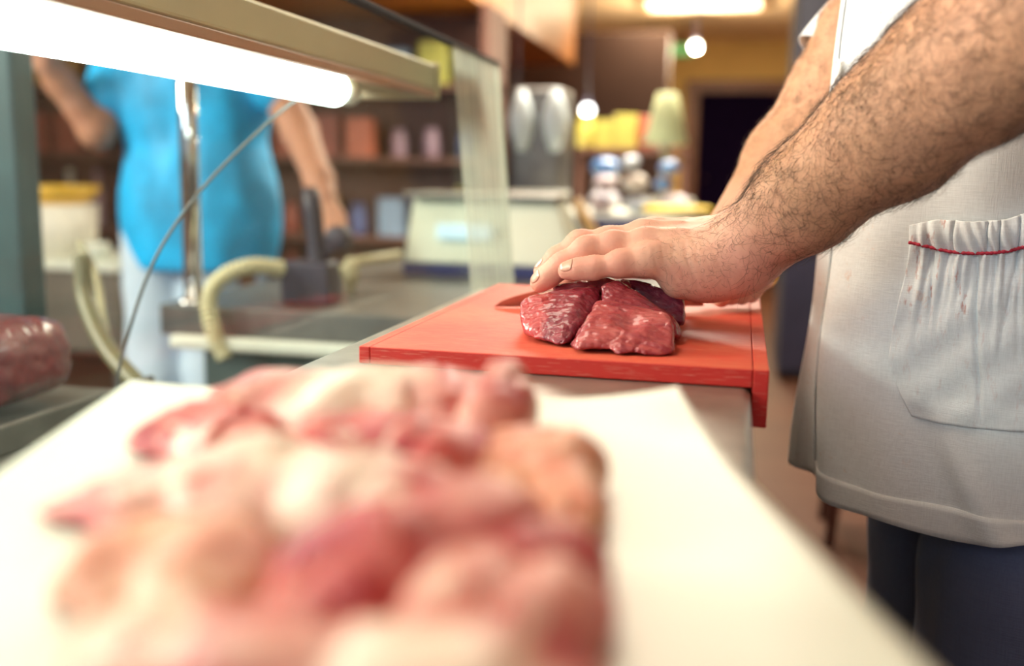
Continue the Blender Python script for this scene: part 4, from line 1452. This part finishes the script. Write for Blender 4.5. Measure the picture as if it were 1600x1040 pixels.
# weighing scale
sb0, sb1 = atY(628, 408, 2.25), atY(905, 408, 2.25)
st0, st1 = atY(645, 306, 2.33), atY(868, 312, 2.33)
sc_ = thing('weighing_scale', 'pale green white shop scale with lit display on a black base', 'weighing scale', ((sb0.x + sb1.x) / 2, 2.37, STOP))
M_sc = simple('scale_body', (0.62, 0.68, 0.56), 0.42, var=0.03)
zb0 = STOP + 0.030
V_ = []
for (x, y, z) in ((sb0.x, 2.25, zb0), (sb1.x, 2.25, zb0), (sb1.x, 2.50, zb0), (sb0.x, 2.50, zb0), (st0.x, 2.33, st0.z), (st1.x, 2.33, st0.z), (st1.x, 2.47, st0.z), (st0.x, 2.47, st0.z)):
    V_.append((x, y, z))
bm = bmesh.new()
vs = [bm.verts.new(v) for v in V_]
for f_ in ((3, 2, 1, 0), (4, 5, 6, 7), (0, 1, 5, 4), (1, 2, 6, 5), (2, 3, 7, 6), (3, 0, 4, 7)): bm.faces.new([vs[i] for i in f_])
bmesh.ops.bevel(bm, geom=list(bm.edges), offset=0.012, segments=4, affect='EDGES', profile=0.5)
from_bm('body', bm, M_sc, sc_, True)
box('base', (sb0.x + 0.0, 2.255, STOP + 0.0006), (sb1.x - 0.02, 2.49, zb0 + 0.004), M_navy, sc_, 0.004)
dd0, dd1 = atY(685, 372, 2.28), atY(770, 352, 2.28)
box('display', (dd0.x, 2.262, dd0.z), (dd1.x, 2.30, dd1.z), simple('display_glow', (0.55, 0.75, 0.85), 0.2, emis=(0.6, 0.85, 1.0), estr=0.5), sc_, 0.002)
box('pan', (st0.x - 0.01, 2.29, st0.z + 0.002), (st1.x + 0.01, 2.50, st0.z + 0.010), M_steel, sc_, 0.002)

# navy crates with white packs behind the scale
def crate(px, py, Y, w, d, h, mat, label, name='crate', z=STOP):
    c = atY(px, py, Y); c.z = z
    t = thing(name, label, name.replace('_', ' '), v3(c))
    bm = bmesh.new()
    th = 0.006
    box_bm(bm, (c.x - w / 2, c.y - d / 2, z), (c.x + w / 2, c.y + d / 2, z + th), 0.001)
    for lo_, hi_ in (((-w / 2, -d / 2), (w / 2, -d / 2 + th)), ((-w / 2, d / 2 - th), (w / 2, d / 2)), ((-w / 2, -d / 2), (-w / 2 + th, d / 2)), ((w / 2 - th, -d / 2), (w / 2, d / 2))):
        box_bm(bm, (c.x + lo_[0], c.y + lo_[1], z), (c.x + hi_[0], c.y + hi_[1], z + h), 0.001)
    from_bm('shell', bm, mat, t)
    bm = bmesh.new()
    for s in (-1, 1):
        box_bm(bm, (c.x - w / 2 - 0.006, c.y + s * (d / 2 + 0.002) - 0.005, z + h - 0.012), (c.x + w / 2 + 0.006, c.y + s * (d / 2 + 0.002) + 0.005, z + h + 0.001), 0.002)
        box_bm(bm, (c.x + s * (w / 2 + 0.002) - 0.005, c.y - d / 2 - 0.006, z + h - 0.012), (c.x + s * (w / 2 + 0.002) + 0.005, c.y + d / 2 + 0.006, z + h + 0.001), 0.002)
    from_bm('rim', bm, mat, t)
    return c


crate(952, 350, 2.66, 0.22, 0.24, 0.125, M_navy, 'navy plastic crate on the side counter right of the scale')
e0 = atY(868, 312, 2.42)
e1 = atY(950, 400, 2.30)
o = tube('wooden_rod', [Vector((e0.x + 0.045, 2.44, e0.z)), Vector((e1.x, 2.44, STOP + 0.014))], 0.014, simple('tan_wood', (0.66, 0.42, 0.16), 0.5), None, 14)
tag(o, 'tan wooden rod leaning between the scale and the navy crate', 'rod')

# ------------------------------------------------------------------ customer in blue
CUS = thing('person', 'customer in a bright blue top and pale trousers beyond the glass', 'person', (-1.33, 2.42, 0))
CX, CY = atY(308, 300, 2.42).x, 2.42


def cus_body(P, infl=0.0):
    d = ell(P, (CX, CY, 1.22), (0.185, 0.105, 0.20))
    d = smin(d, ell(P, (CX, CY, 0.98), (0.165, 0.105, 0.18)), 0.06)
    d = smin(d, cap(P, (CX - .13, CY, 1.36), (CX + .13, CY, 1.36), 0.055, 0.055), 0.04)
    return d


def cus_full(P):
    d = cus_body(P)
    for s in (-1, 1):
        d = smin(d, chain(P, [((CX + s * .08, CY, 0.86), 0.085), ((CX + s * .085, CY - .01, 0.48), 0.058), ((CX + s * .09, CY, 0.09), 0.042)], 0.02), 0.03)
        d = smin(d, cap(P, (CX + s * .09, CY + .02, 0.045), (CX + s * .10, CY - .13, 0.035), 0.038, 0.03), 0.02)
    d = smin(d, cap(P, (CX, CY, 1.38), (CX, CY - .01, 1.49), 0.055, 0.05), 0.03)
    d = smin(d, ell(P, (CX, CY - .01, 1.60), (0.075, 0.095, 0.115)), 0.02)
    d = smin(d, cap(P, (CX, CY - .105, 1.60), (CX, CY - .12, 1.575), 0.009, 0.013), 0.008)
    for s in (-1, 1):
        d = smin(d, ell(P, (CX + s * .078, CY, 1.59), (0.01, 0.018, 0.03)), 0.006)
        d = smin(d, ell(P, (CX + s * .033, CY - .092, 1.615), (0.013, 0.010, 0.009)), 0.003)
    # arms: one hanging forward at the left, one raised to the counter at the right
    for arm in (carmL, carmR):
        d = smin(d, chain(P, arm, 0.02), 0.02)
    for hand in (chL, chR):
        for fgr in hand: d = smin(d, chain(P, fgr, 0.003), 0.006)
    return d


carmL = [((CX - .18, CY, 1.34), 0.052), (v3(atY(152, 205, 2.30)), 0.044), (v3(atY(95, 130, 2.24)), 0.036), (v3(atY(72, 98, 2.2)), 0.029)]
carmR = [((CX + .18, CY, 1.34), 0.052), (v3(atY(468, 205, 2.36)), 0.044), (v3(atY(498, 280, 2.24)), 0.035), (v3(atY(508, 312, 2.2)), 0.029)]


def hand_fingers(arm, dx):
    e = Vector(arm[-1][0]); d_ = (e - Vector(arm[-2][0])).normalized()
    out = []
    for i in range(4):
        b_ = e + Vector((0, 0, 0)) + Vector(((i - 1.5) * 0.019, 0, 0)) + d_ * 0.05
        L_ = (0.062, 0.072, 0.068, 0.052)[i]
        out.append([(v3(e), 0.02), (v3(b_), 0.011), (v3(b_ + d_ * L_ * .5 + Vector((0, 0, -.004))), 0.009), (v3(b_ + d_ * L_ + Vector((0, 0, -.014))), 0.0075)])
    out.append([(v3(e), 0.018), (v3(e + Vector((dx * .035, 0, 0)) + d_ * .03), 0.012), (v3(e + Vector((dx * .045, 0, 0)) + d_ * .065), 0.009)])
    return out


chL = hand_fingers(carmL, 1); chR = hand_fingers(carmR, -1)
V, F = surface_nets(cus_full, (CX - .75, CY - .45, -0.02), (CX + .65, CY + .2, 1.75), 0.007)
fast_mesh('body', V, F, skin_material('skin_tanned', (0.48, 0.24, 0.15), (0.42, 0.19, 0.13)), CUS, {'blush': np.zeros(len(V)) + .05, 'tan': np.zeros(len(V))})


def shirt_sdf(P):
    d = cus_body(P) - 0.016
    d = smin(d, ell(P, (CX + .01, CY, 0.90), (0.225, 0.15, 0.30)), 0.05)
    d = smin(d, ell(P, (CX - .01, CY, 1.22), (0.215, 0.13, 0.20)), 0.04)
    for arm, k in ((carmL, 0.62), (carmR, 0.55)):
        a, b_ = Vector(arm[0][0]), Vector(arm[1][0])
        d = smin(d, cap(P, v3(a), v3(a + (b_ - a) * k), 0.068, 0.062), 0.02)
    d = d + 0.008 * fbm(P * np.array([1, 1, 0.5]), 12, 2, 61)
    return smax(smax(d, 0.765 - P[:, 2], 0.004), P[:, 2] - 1.44, 0.004)


V, F = surface_nets(shirt_sdf, (CX - .36, CY - .3, 0.74), (CX + .36, CY + .22, 1.47), 0.008)
fast_mesh('blue_top', V, F, simple('blue_cloth', (0.0, 0.36, 0.74), 0.6, var=0.3, vscale=7), CUS)


def pants_sdf(P):
    d = None
    for s in (-1, 1):
        c = chain(P, [((CX + s * .075 - .03, CY, 0.86), 0.112), ((CX + s * .09 - .03, CY, 0.48), 0.095), ((CX + s * .10 - .02, CY, 0.07), 0.085)], 0.03)
        d = c if d is None else smin(d, c, 0.02)
    d = d + 0.006 * fbm(P * np.array([1, 1, .5]), 12, 2, 5)
    return smax(smax(d, P[:, 2] - 0.9, 0.005), 0.05 - P[:, 2], 0.005)


V, F = surface_nets(pants_sdf, (CX - .32, CY - .2, 0.03), (CX + .3, CY + .2, 0.93), 0.008)
fast_mesh('pale_trousers', V, F, simple('pale_cloth', (0.48, 0.60, 0.74), 0.7, var=0.08, vscale=6), CUS)
V, F = surface_nets(lambda P: smax(ell(P, (CX, CY + .005, 1.62), (0.087, 0.105, 0.118)), -(P[:, 1] - CY + .04) + (1.66 - P[:, 2]) * .8, 0.01), (CX - .12, CY - .15, 1.48), (CX + .12, CY + .16, 1.76), 0.006)
fast_mesh('head_hair', V, F, simple('brown_hair', (0.05, 0.03, 0.02), 0.6), CUS)

# ------------------------------------------------------------------ left background: inside and beyond the case
# dark teal upright at the near left
o = box('fridge_door', (atY(-60, 300, 1.5).x, 1.5, 0), (atY(28, 300, 1.5).x, 1.56, 2.0), simple('teal_door', (0.03, 0.075, 0.085), 0.4, var=0.2), None, 0.006)
tag(o, 'dark teal upright door at the far left edge of the photo', 'door')
# grey serving table with a yellow basket and white tubs
ta = atY(60, 405, 2.85); tb = atY(185, 405, 2.85)
tt_ = thing('serving_table', 'dark grey metal serving table left of the customer in blue', 'table', ((ta.x + tb.x) / 2, 3.05, 0))
box('tabletop', (ta.x - 0.4, 2.83, ta.z - 0.03), (tb.x, 3.30, ta.z), M_white_pl, tt_, 0.003)
box('apron', (ta.x - 0.38, 2.85, ta.z - 0.30), (tb.x - 0.01, 3.28, ta.z - 0.03), simple('grey_metal', (0.13, 0.12, 0.10), 0.5), tt_, 0.003)
for x in (ta.x - 0.36, tb.x - 0.05):
    for y in (2.87, 3.23):
        box('leg', (x, y, 0), (x + 0.035, y + 0.035, ta.z - 0.30), M_steel_dark, tt_, 0.002)
TZ = ta.z
yb = atY(97, 380, 3.02)
bk = lathe('yellow_bowl', [(0, 0), (0.09, 0), (0.125, 0.04), (0.135, 0.062), (0.130, 0.062), (0.085, 0.006), (0, 0.006)], simple('yellow_plastic', (0.85, 0.50, 0.05), 0.4), None, (yb.x, 3.02, atY(97, 318, 3.02).z), 28)
tag(bk, 'yellow bowl on top of the white tub left of the customer in blue', 'bowl')
wt = lathe('white_tub', [(0, 0), (0.11, 0), (0.125, atY(97, 318, 3.02).z - TZ - 0.002), (0, atY(97, 318, 3.02).z - TZ)], simple('tub_white', (0.78, 0.72, 0.62), 0.5, var=0.1), None, (yb.x, 3.02, TZ), 28)
tag(wt, 'round white tub standing on the serving table under the yellow bowl', 'tub')
w2 = atY(163, 395, 2.9)
for dx, lab in ((0.0, 'small cream pot at the right end of the serving table'), (-0.20, 'small cream pot left on the serving table')):
    l_ = lathe('cream_pot', [(0, 0), (0.032, 0), (0.038, 0.05), (0.034, 0.06), (0.0, 0.062)], M_white_pl, None, (w2.x - 0.01 + dx * 1.6, 2.88, TZ), 20)
    tag(l_, lab, 'pot', 'cream pots on the serving table')

# display tray low in the case with red meat
dt = thing('case_tray', 'white enamel display tray holding red meat inside the case', 'tray', (-0.75, 0.95, 0.70))
bt_ = atY(-30, 640, 0.98)
box('tray_base', (-1.04, 0.70, 0.7455), (-0.72, 1.10, 0.753), M_steel_dark, dt, 0.002)
box('tray_lip', (-0.72, 0.70, 0.7455), (-0.712, 1.10, 0.775), M_steel_dark, dt, 0.002)
rm = meat_piece('beef_joint', [Vector((x, y, z)) for x in (-1.02, -0.755) for y in (0.88, 1.05) for z in (0.755, 0.875)], meat_material('joint_red', lean=(0.14, 0.008, 0.018), pale=(0.20, 0.02, 0.03), dark=(0.07, 0.008, 0.02), fat_at=0.8), 'large red beef joint inside the display case at the far left', 0.05, 0.008, 14, 71, 0.004, group='beef joint in the case', zmin=0.7535)
del rm['group']
ci = thing('case_shelf', 'dark steel frame and shelf inside the display case below the glass', 'shelf', (-0.75, 0.4, 0))
box('shelf_board', (-1.06, -0.4, 0.725), (-0.37, 1.12, 0.7445), M_steel_dark, ci, 0.002)
box('cabinet_body', (-1.04, -0.38, 0.05), (-0.39, 1.10, 0.725), simple('case_dark', (0.08, 0.10, 0.12), 0.5), ci, 0.004)
for i, (pth, r, lab) in enumerate((([(128, 400, 1.3), (135, 470, 1.28), (165, 540, 1.22), (215, 600, 1.17), (270, 650, 1.15)], 0.013, 'thick olive hose curving down left of the chrome post'),
                                   ([(125, 380, 1.5), (150, 430, 1.45), (160, 490, 1.33), (166, 520, 1.262)], 0.006, 'thin cream hose curving beside the thick olive one'))):
    o = tube('hanging_hose', spline([atY(*q) for q in pth], 12), r, simple('olive_hose', (0.13, 0.13, 0.07) if i == 0 else (0.30, 0.29, 0.18), 0.5), None, 12)
    tag(o, lab, 'hose')

# shelving beyond, with rows of packs (blurred brown, red, yellow, blue)
def shelving(x0, x1, Y, zs, label, mat, dep=0.35):
    t = thing('shelving_unit', label, 'shelving', ((x0 + x1) / 2, Y, 0))
    for i, z in enumerate(zs):
        box('shelf', (x0, Y, z - 0.025), (x1, Y + dep, z), mat, t, 0.002)
    for x in (x0, x1 - 0.03):
        box('side_panel', (x, Y - 0.004, 0), (x + 0.03, Y + dep + 0.004, zs[-1] + 0.35), mat, t, 0.002)
    box('back_panel', (x0, Y + dep, 0), (x1, Y + dep + 0.02, zs[-1] + 0.35), mat, t, 0.002)
    return t


rnd = random.Random(5)
M_shelf = simple('brown_shelf', (0.16, 0.07, 0.05), 0.6, var=0.2)
SX = atY(-40, 200, 4.4).x; SXe = atY(760, 200, 4.4).x
SZ = [0.35, 0.72, 1.09, 1.42]
shelving(SX, SXe, 4.4, SZ, 'long brown shelving unit across the shop behind the customer', M_shelf)
packcols = [(0.42, 0.10, 0.05), (0.50, 0.13, 0.07), (0.35, 0.09, 0.06), (0.55, 0.50, 0.10), (0.30, 0.42, 0.60), (0.62, 0.60, 0.50), (0.10, 0.14, 0.35), (0.60, 0.32, 0.08), (0.32, 0.20, 0.26)]
PM = [simple('pack_colour', c, 0.45, var=0.15, vscale=20) for c in packcols]
proto = {}


def pack(kind, mat, loc, s, label, group):
    key = (kind, mat.name)
    if key not in proto:
        if kind == 'box':
            o = box('food_box', (-0.06, -0.05, 0), (0.06, 0.05, 0.18), mat, None, 0.003)
        elif kind == 'jar':
            o = lathe('food_jar', [(0, 0), (0.038, 0), (0.042, 0.01), (0.042, 0.10), (0.030, 0.12), (0.032, 0.125), (0.032, 0.145), (0, 0.147)], mat, None, (0, 0, 0), 18)
        else:
            o = lathe('food_bottle', [(0, 0), (0.034, 0), (0.037, 0.01), (0.037, 0.14), (0.014, 0.19), (0.013, 0.23), (0.016, 0.232), (0.016, 0.25), (0, 0.252)], mat, None, (0, 0, 0), 18)
        proto[key] = o
    else:
        o = proto[key].copy(); COL.objects.link(o)
    o.location = (loc[0], loc[1], loc[2] + 0.0012); o.scale = (s, s, s)
    tag(o, label, kind if kind != 'box' else 'box', group)
    return o


cname = ['dark red', 'brick red', 'maroon', 'yellow green', 'light blue', 'cream', 'navy', 'orange', 'mauve']
rows = {0.35: 'bottom', 0.72: 'lower', 1.09: 'middle', 1.42: 'top'}
for z in SZ:
    x = SX + 0.10
    while x < SXe - 0.1:
        k = rnd.choice(['box', 'jar', 'bottle', 'box'])
        px = 1160 + x / 4.4 * FPX
        if z == 1.09: ci_ = rnd.choice([0, 1, 2, 0, 5]) if px < 560 else rnd.choice([0, 8, 5, 6])
        elif z == 1.42 or z == 0.72: ci_ = rnd.choice([5, 8, 7, 2]) if px < 500 else rnd.choice([3, 3, 4, 4, 6, 5])
        else: ci_ = rnd.randrange(9)
        pack(k, PM[ci_], (x, 4.55 + rnd.uniform(-.03, .03), z), rnd.uniform(0.9, 1.15), f'{cname[ci_]} {k} on the {rows[z]} shelf of the long brown unit', f'{cname[ci_]} {k} goods on the {rows[z]} shelf')
        x += rnd.uniform(0.155, 0.19)

# ------------------------------------------------------------------ centre background: back bench with machine, lamps and wrapped goods
BY = 3.2
bx0, bx1 = atY(770, 340, BY).x, atY(1085, 340, BY).x
bt2 = thing('back_bench', 'white back bench at the end of the counter carrying packed goods', 'bench', ((bx0 + bx1) / 2, BY + .3, 0))
BZ2 = atY(950, 335, BY).z
box('worktop', (bx0, BY, BZ2 - 0.04), (bx1, BY + 0.6, BZ2), M_white_pl, bt2, 0.004)
box('cabinet', (bx0 + .02, BY + .03, 0.0), (bx1 - .02, BY + 0.58, BZ2 - 0.04), M_navy, bt2, 0.004)
# slicer-like steel machine with two pale hoppers
mc = atY(845, 300, BY + 0.2)
mm = thing('mincing_machine', 'tall steel machine with two pale rounded hoppers at the end of the glass', 'machine', (mc.x, BY + .2, BZ2))
box('body', (mc.x - 0.09, BY + 0.1, BZ2), (mc.x + 0.09, BY + 0.3, atY(845, 140, BY + .2).z), M_steel_dark, mm, 0.02, 4, smooth=True)
M_hop = simple('pale_hopper', (0.62, 0.72, 0.74), 0.25, var=0.05)
for px in (820, 872):
    h_ = atY(px, 190, BY + 0.14)
    lathe('hopper', [(0, -0.10), (0.018, -0.10), (0.04, -0.03), (0.045, 0.01), (0.034, 0.05), (0.012, 0.10), (0, 0.105)], M_hop, mm, (h_.x, BY + 0.09, h_.z), 22)
tray_z = atY(860, 262, BY)
box('output_tray', (mc.x - 0.06, BY - 0.06, BZ2 + 0.05), (mc.x + 0.12, BY + 0.1, BZ2 + 0.07), M_white_pl, mm, 0.004)
# wrapped packs
wrapc = [((0.60, 0.68, 0.76), 'pale blue'), ((0.75, 0.72, 0.78), 'white'), ((0.08, 0.22, 0.50), 'blue'), ((0.72, 0.66, 0.58), 'cream'), ((0.50, 0.40, 0.42), 'pinkish')]
WM = [simple('wrapped_film', c, 0.18, var=0.12, vscale=25, coat=0.8) for c, _ in wrapc]
pr = random.Random(12)
placed = []
LSX = atY(1040, 215, 3.4).x
for i in range(46):
    r = pr.uniform(0.026, 0.055); ci_ = pr.choice([0, 0, 1, 1, 3, 2, 4])
    x = pr.uniform(bx0 + 0.33, bx1 - 0.06); yy = BY + pr.uniform(0.06, 0.12) + 0.10 * (i % 4)
    if abs(x - LSX) < 0.16 and yy > BY + 0.03: yy = BY + 0.07
    zc_ = BZ2 + r * 0.78
    for (qx, qy, qz, qr) in placed:                     # later packs rest on the earlier ones
        dh = math.hypot(x - qx, yy - qy)
        if dh < (r + qr) * 1.25: zc_ = max(zc_, qz + math.sqrt(max(0.0, (1.25 * (r + qr)) ** 2 - dh * dh)) * 0.78)
    if zc_ > BZ2 + 0.17: continue
    placed.append((x, yy, zc_, r))
order = sorted(range(len(placed)), key=lambda k: placed[k][0])
for rank, k in enumerate(order):
    x, yy, zc_, r = placed[k]; ci_ = (k * 3 + (k // 5)) % 5; sd = k * 7 + 3
    V, F = surface_nets(lambda P: smax(ell(P, (x, yy, zc_), (r * 1.12, r, r * 0.78)) + 0.004 * fbm(P, 30, 2, sd), BZ2 + 0.001 - P[:, 2], 0.002), (x - r * 1.5, yy - r * 1.4, zc_ - r * 1.2), (x + r * 1.5, yy + r * 1.4, zc_ + r * 1.2), 0.005)
    o = fast_mesh('wrapped_pack', V, F, WM[ci_])
    third = 'left' if rank < len(order) / 3 else 'right' if rank > 2 * len(order) / 3 else 'middle'
    lv = 'on the worktop' if zc_ < BZ2 + r * 0.8 else 'on other packs'
    tag(o, f'{wrapc[ci_][1]} film wrapped pack {lv}, {third} of the pile on the back bench', 'pack', f'{wrapc[ci_][1]} wrapped packs {lv}, {third} of the bench')
# shelf above the bench with jars, tubs and a lampshade-like green lit object
sx0, sx1 = atY(905, 225, 3.9).x, atY(1075, 225, 3.9).x
SH = [atY(990, 232, 3.9).z]
shf = thing('wall_rack', 'small rack behind the back bench carrying yellow and red packs', 'rack', ((sx0 + sx1) / 2, 3.9, 0))
box('shelf', (sx0, 3.85, SH[0] - 0.02), (sx1, 4.1, SH[0]), M_shelf, shf, 0.002)
for x in (sx0, sx1 - 0.02): box('upright', (x, 3.86, 0), (x + 0.02, 4.1, SH[0] - 0.02), M_shelf, shf, 0.002)
for px, ci_, k, s in ((915, 3, 'jar', 0.9), (945, 3, 'box', 0.6), (978, 3, 'box', 0.72), (1006, 0, 'jar', 0.85), (1036, 5, 'jar', 0.8)):
    pack(k, PM[ci_], (atY(px, 220, 3.95).x, 3.96, SH[0]), s, f'{cname[ci_]} {k} above the back bench, {"left end" if px < 930 else "right end" if px > 1030 else "centre" if px==978 else "left of centre" if px < 978 else "right of centre"}', 'goods on the rack behind the bench')
# table lamp shapes: cone shade + white base unit at right
ls = atY(1040, 215, 3.4)
tl = thing('counter_lamp', 'pale green cone lampshade over a white box near the doorway', 'lamp', (ls.x, 3.4, BZ2))
lathe('lamp_shade', [(0.075, 0), (0.035, 0.16), (0.03, 0.165), (0, 0.166)], simple('green_shade', (0.55, 0.60, 0.32), 0.6, emis=(0.75, 0.80, 0.40), estr=0.12), tl, (ls.x, 3.4, ls.z - 0.02), 24)
tube('lamp_stem', [(ls.x, 3.4, BZ2), (ls.x, 3.4, ls.z)], 0.012, M_steel, tl, 12)
box('lamp_base', (ls.x - 0.10, 3.33, BZ2), (ls.x + 0.10, 3.5, BZ2 + 0.05), M_white_pl, tl, 0.008)
# white dish with yellow lid near the far arm
dsh = atY(1058, 345, 2.995)
d_ = thing('lidded_tub', 'white tub with bright yellow lid just behind the wrist', 'tub', (dsh.x, 2.995, 0))
ztub = atY(1062, 318, 2.995).z
st = thing('side_trolley', 'steel trolley holding the yellow lidded tub', 'trolley', (dsh.x, 2.995, 0))
box('top', (dsh.x - 0.13, 2.885, ztub - 0.13), (dsh.x + 0.16, 3.10, ztub - 0.11), M_steel, st, 0.002)
for x in (dsh.x - 0.12, dsh.x + 0.13):
    for y in (2.89, 3.07): box('leg', (x, y, 0), (x + 0.02, y + 0.02, ztub - 0.13), M_steel, st, 0.001)
lathe('tub', [(0, 0), (0.085, 0), (0.10, 0.085), (0, 0.085)], simple('tub_cream', (0.80, 0.78, 0.62), 0.4), d_, (dsh.x, 2.995, ztub - 0.11), 28)
lathe('lid', [(0, 0), (0.104, 0), (0.104, 0.012), (0.09, 0.018), (0, 0.018)], simple('lid_yellow', (0.85, 0.62, 0.06), 0.4), d_, (dsh.x, 2.995, ztub - 0.025), 28)

# spot bulbs on the ceiling and over the goods
M_bulb = simple('bulb', (1, 1, 1), 0.3, emis=(0.95, 1.0, 0.85), estr=14)
M_bulb2 = simple('bulb_cool', (1, 1, 1), 0.3, emis=(0.80, 0.90, 1.0), estr=4)


def pendant(px, py, Y, r, mat, label, watts=4):
    p = atY(px, py, Y)
    t = thing('pendant_lamp', label, 'lamp', v3(p), 'small hanging lamps')
    V, F = surface_nets(lambda P: np.sqrt(((P - np.array(v3(p))) ** 2).sum(1)) - r, v3(p - Vector((r * 1.3,) * 3)), v3(p + Vector((r * 1.3,) * 3)), r / 5)
    fast_mesh('bulb', V, F, mat, t)
    lathe('socket', [(0, 0), (r * .6, 0), (r * .5, r * 1.2), (0, r * 1.2)], M_black_pl, t, (p.x, p.y, p.z + r * .85), 14)
    tube('cord', [(p.x, p.y, p.z + r * 1.8), (p.x, p.y, CEIL)], 0.004, M_black_pl, t, 6)
    d = bpy.data.lights.new('bulb_light', 'POINT'); d.energy = watts; d.color = (1.0, 0.84, 0.58); d.shadow_soft_size = r
    lo_ = bpy.data.objects.new('bulb_light', d); COL.objects.link(lo_); lo_.location = (p.x, p.y - r * 1.3, p.z - r)


pendant(1087, 73, 8.2, 0.035, M_bulb, 'round white bulb hanging beside the green exit sign', 65)
pendant(918, 172, 4.2, 0.026, M_bulb2, 'small bluish bulb hanging right of the steel machine')
pendant(807, 240, 3.9, 0.022, M_bulb2, 'small white bulb low beside the end of the glass')
# exit sign (blank green box)
es = atY(1045, 78, 9.0)
o = thing('exit_sign', 'dim green sign box hanging in front of the far wall', 'sign', v3(es))
ew = 0.26
box('sign_box', (es.x - ew, 9.0, es.z - 0.045), (es.x + ew - 0.06, 9.05, es.z + 0.045), simple('sign_green', (0.02, 0.14, 0.03), 0.5, emis=(0.05, 0.35, 0.06), estr=0.4), o, 0.004)
for s in (-1, 1): tube('hanger', [(es.x + s * 0.15, 9.025, es.z + 0.045), (es.x + s * 0.15, 9.025, CEIL)], 0.006, M_black_pl, o, 6)
# dark tall fridge and low cabinet on the right, glimpsed past the butcher
f0 = atY(1242, 100, 5.2)
o = thing('tall_fridge', 'dark tall fridge half hidden behind the butcher shoulder', 'fridge', (f0.x + .4, 5.4, 0))
box('cabinet', (f0.x, 5.2, 0.03), (f0.x + 0.8, 5.9, 2.0), simple('fridge_dark', (0.05, 0.048, 0.07), 0.95), o, 0.01)
box('door_seal', (f0.x + 0.01, 5.193, 0.05), (f0.x + 0.79, 5.2, 1.98), M_black_pl, o, 0.001)
tube('handle', [(f0.x + .06, 5.16, 1.0), (f0.x + .06, 5.16, 1.5)], 0.012, M_black_pl, o, 12)
# stool with dark red legs on the floor behind
sp = atZ(1305, 850, 0.0)
S_ = thing('wooden_stool', 'dark red wooden stool on the tiled floor behind the butcher', 'stool', (sp.x, sp.y, 0))
M_st = simple('stool_red', (0.10, 0.018, 0.015), 0.4)
lathe('seat', [(0, 0.50), (0.15, 0.50), (0.165, 0.515), (0.165, 0.53), (0.15, 0.54), (0, 0.542)], M_st, S_, (sp.x + 0.10, sp.y + .1, -0.06), 28)
for a in range(4):
    an = PI / 4 + a * PI / 2
    tube('leg', [(sp.x + .10 + 0.17 * math.cos(an), sp.y + .1 + 0.17 * math.sin(an), 0), (sp.x + .10 + 0.11 * math.cos(an), sp.y + .1 + 0.11 * math.sin(an), 0.445)], [0.014, 0.017], M_st, S_, 12)
for a in range(4):
    an, an2 = PI / 4 + a * PI / 2, PI / 4 + (a + 1) * PI / 2
    tube('stretcher', [(sp.x + .10 + 0.15 * math.cos(an), sp.y + .1 + 0.15 * math.sin(an), 0.16), (sp.x + .10 + 0.15 * math.cos(an2), sp.y + .1 + 0.15 * math.sin(an2), 0.16)], 0.010, M_st, S_, 10)
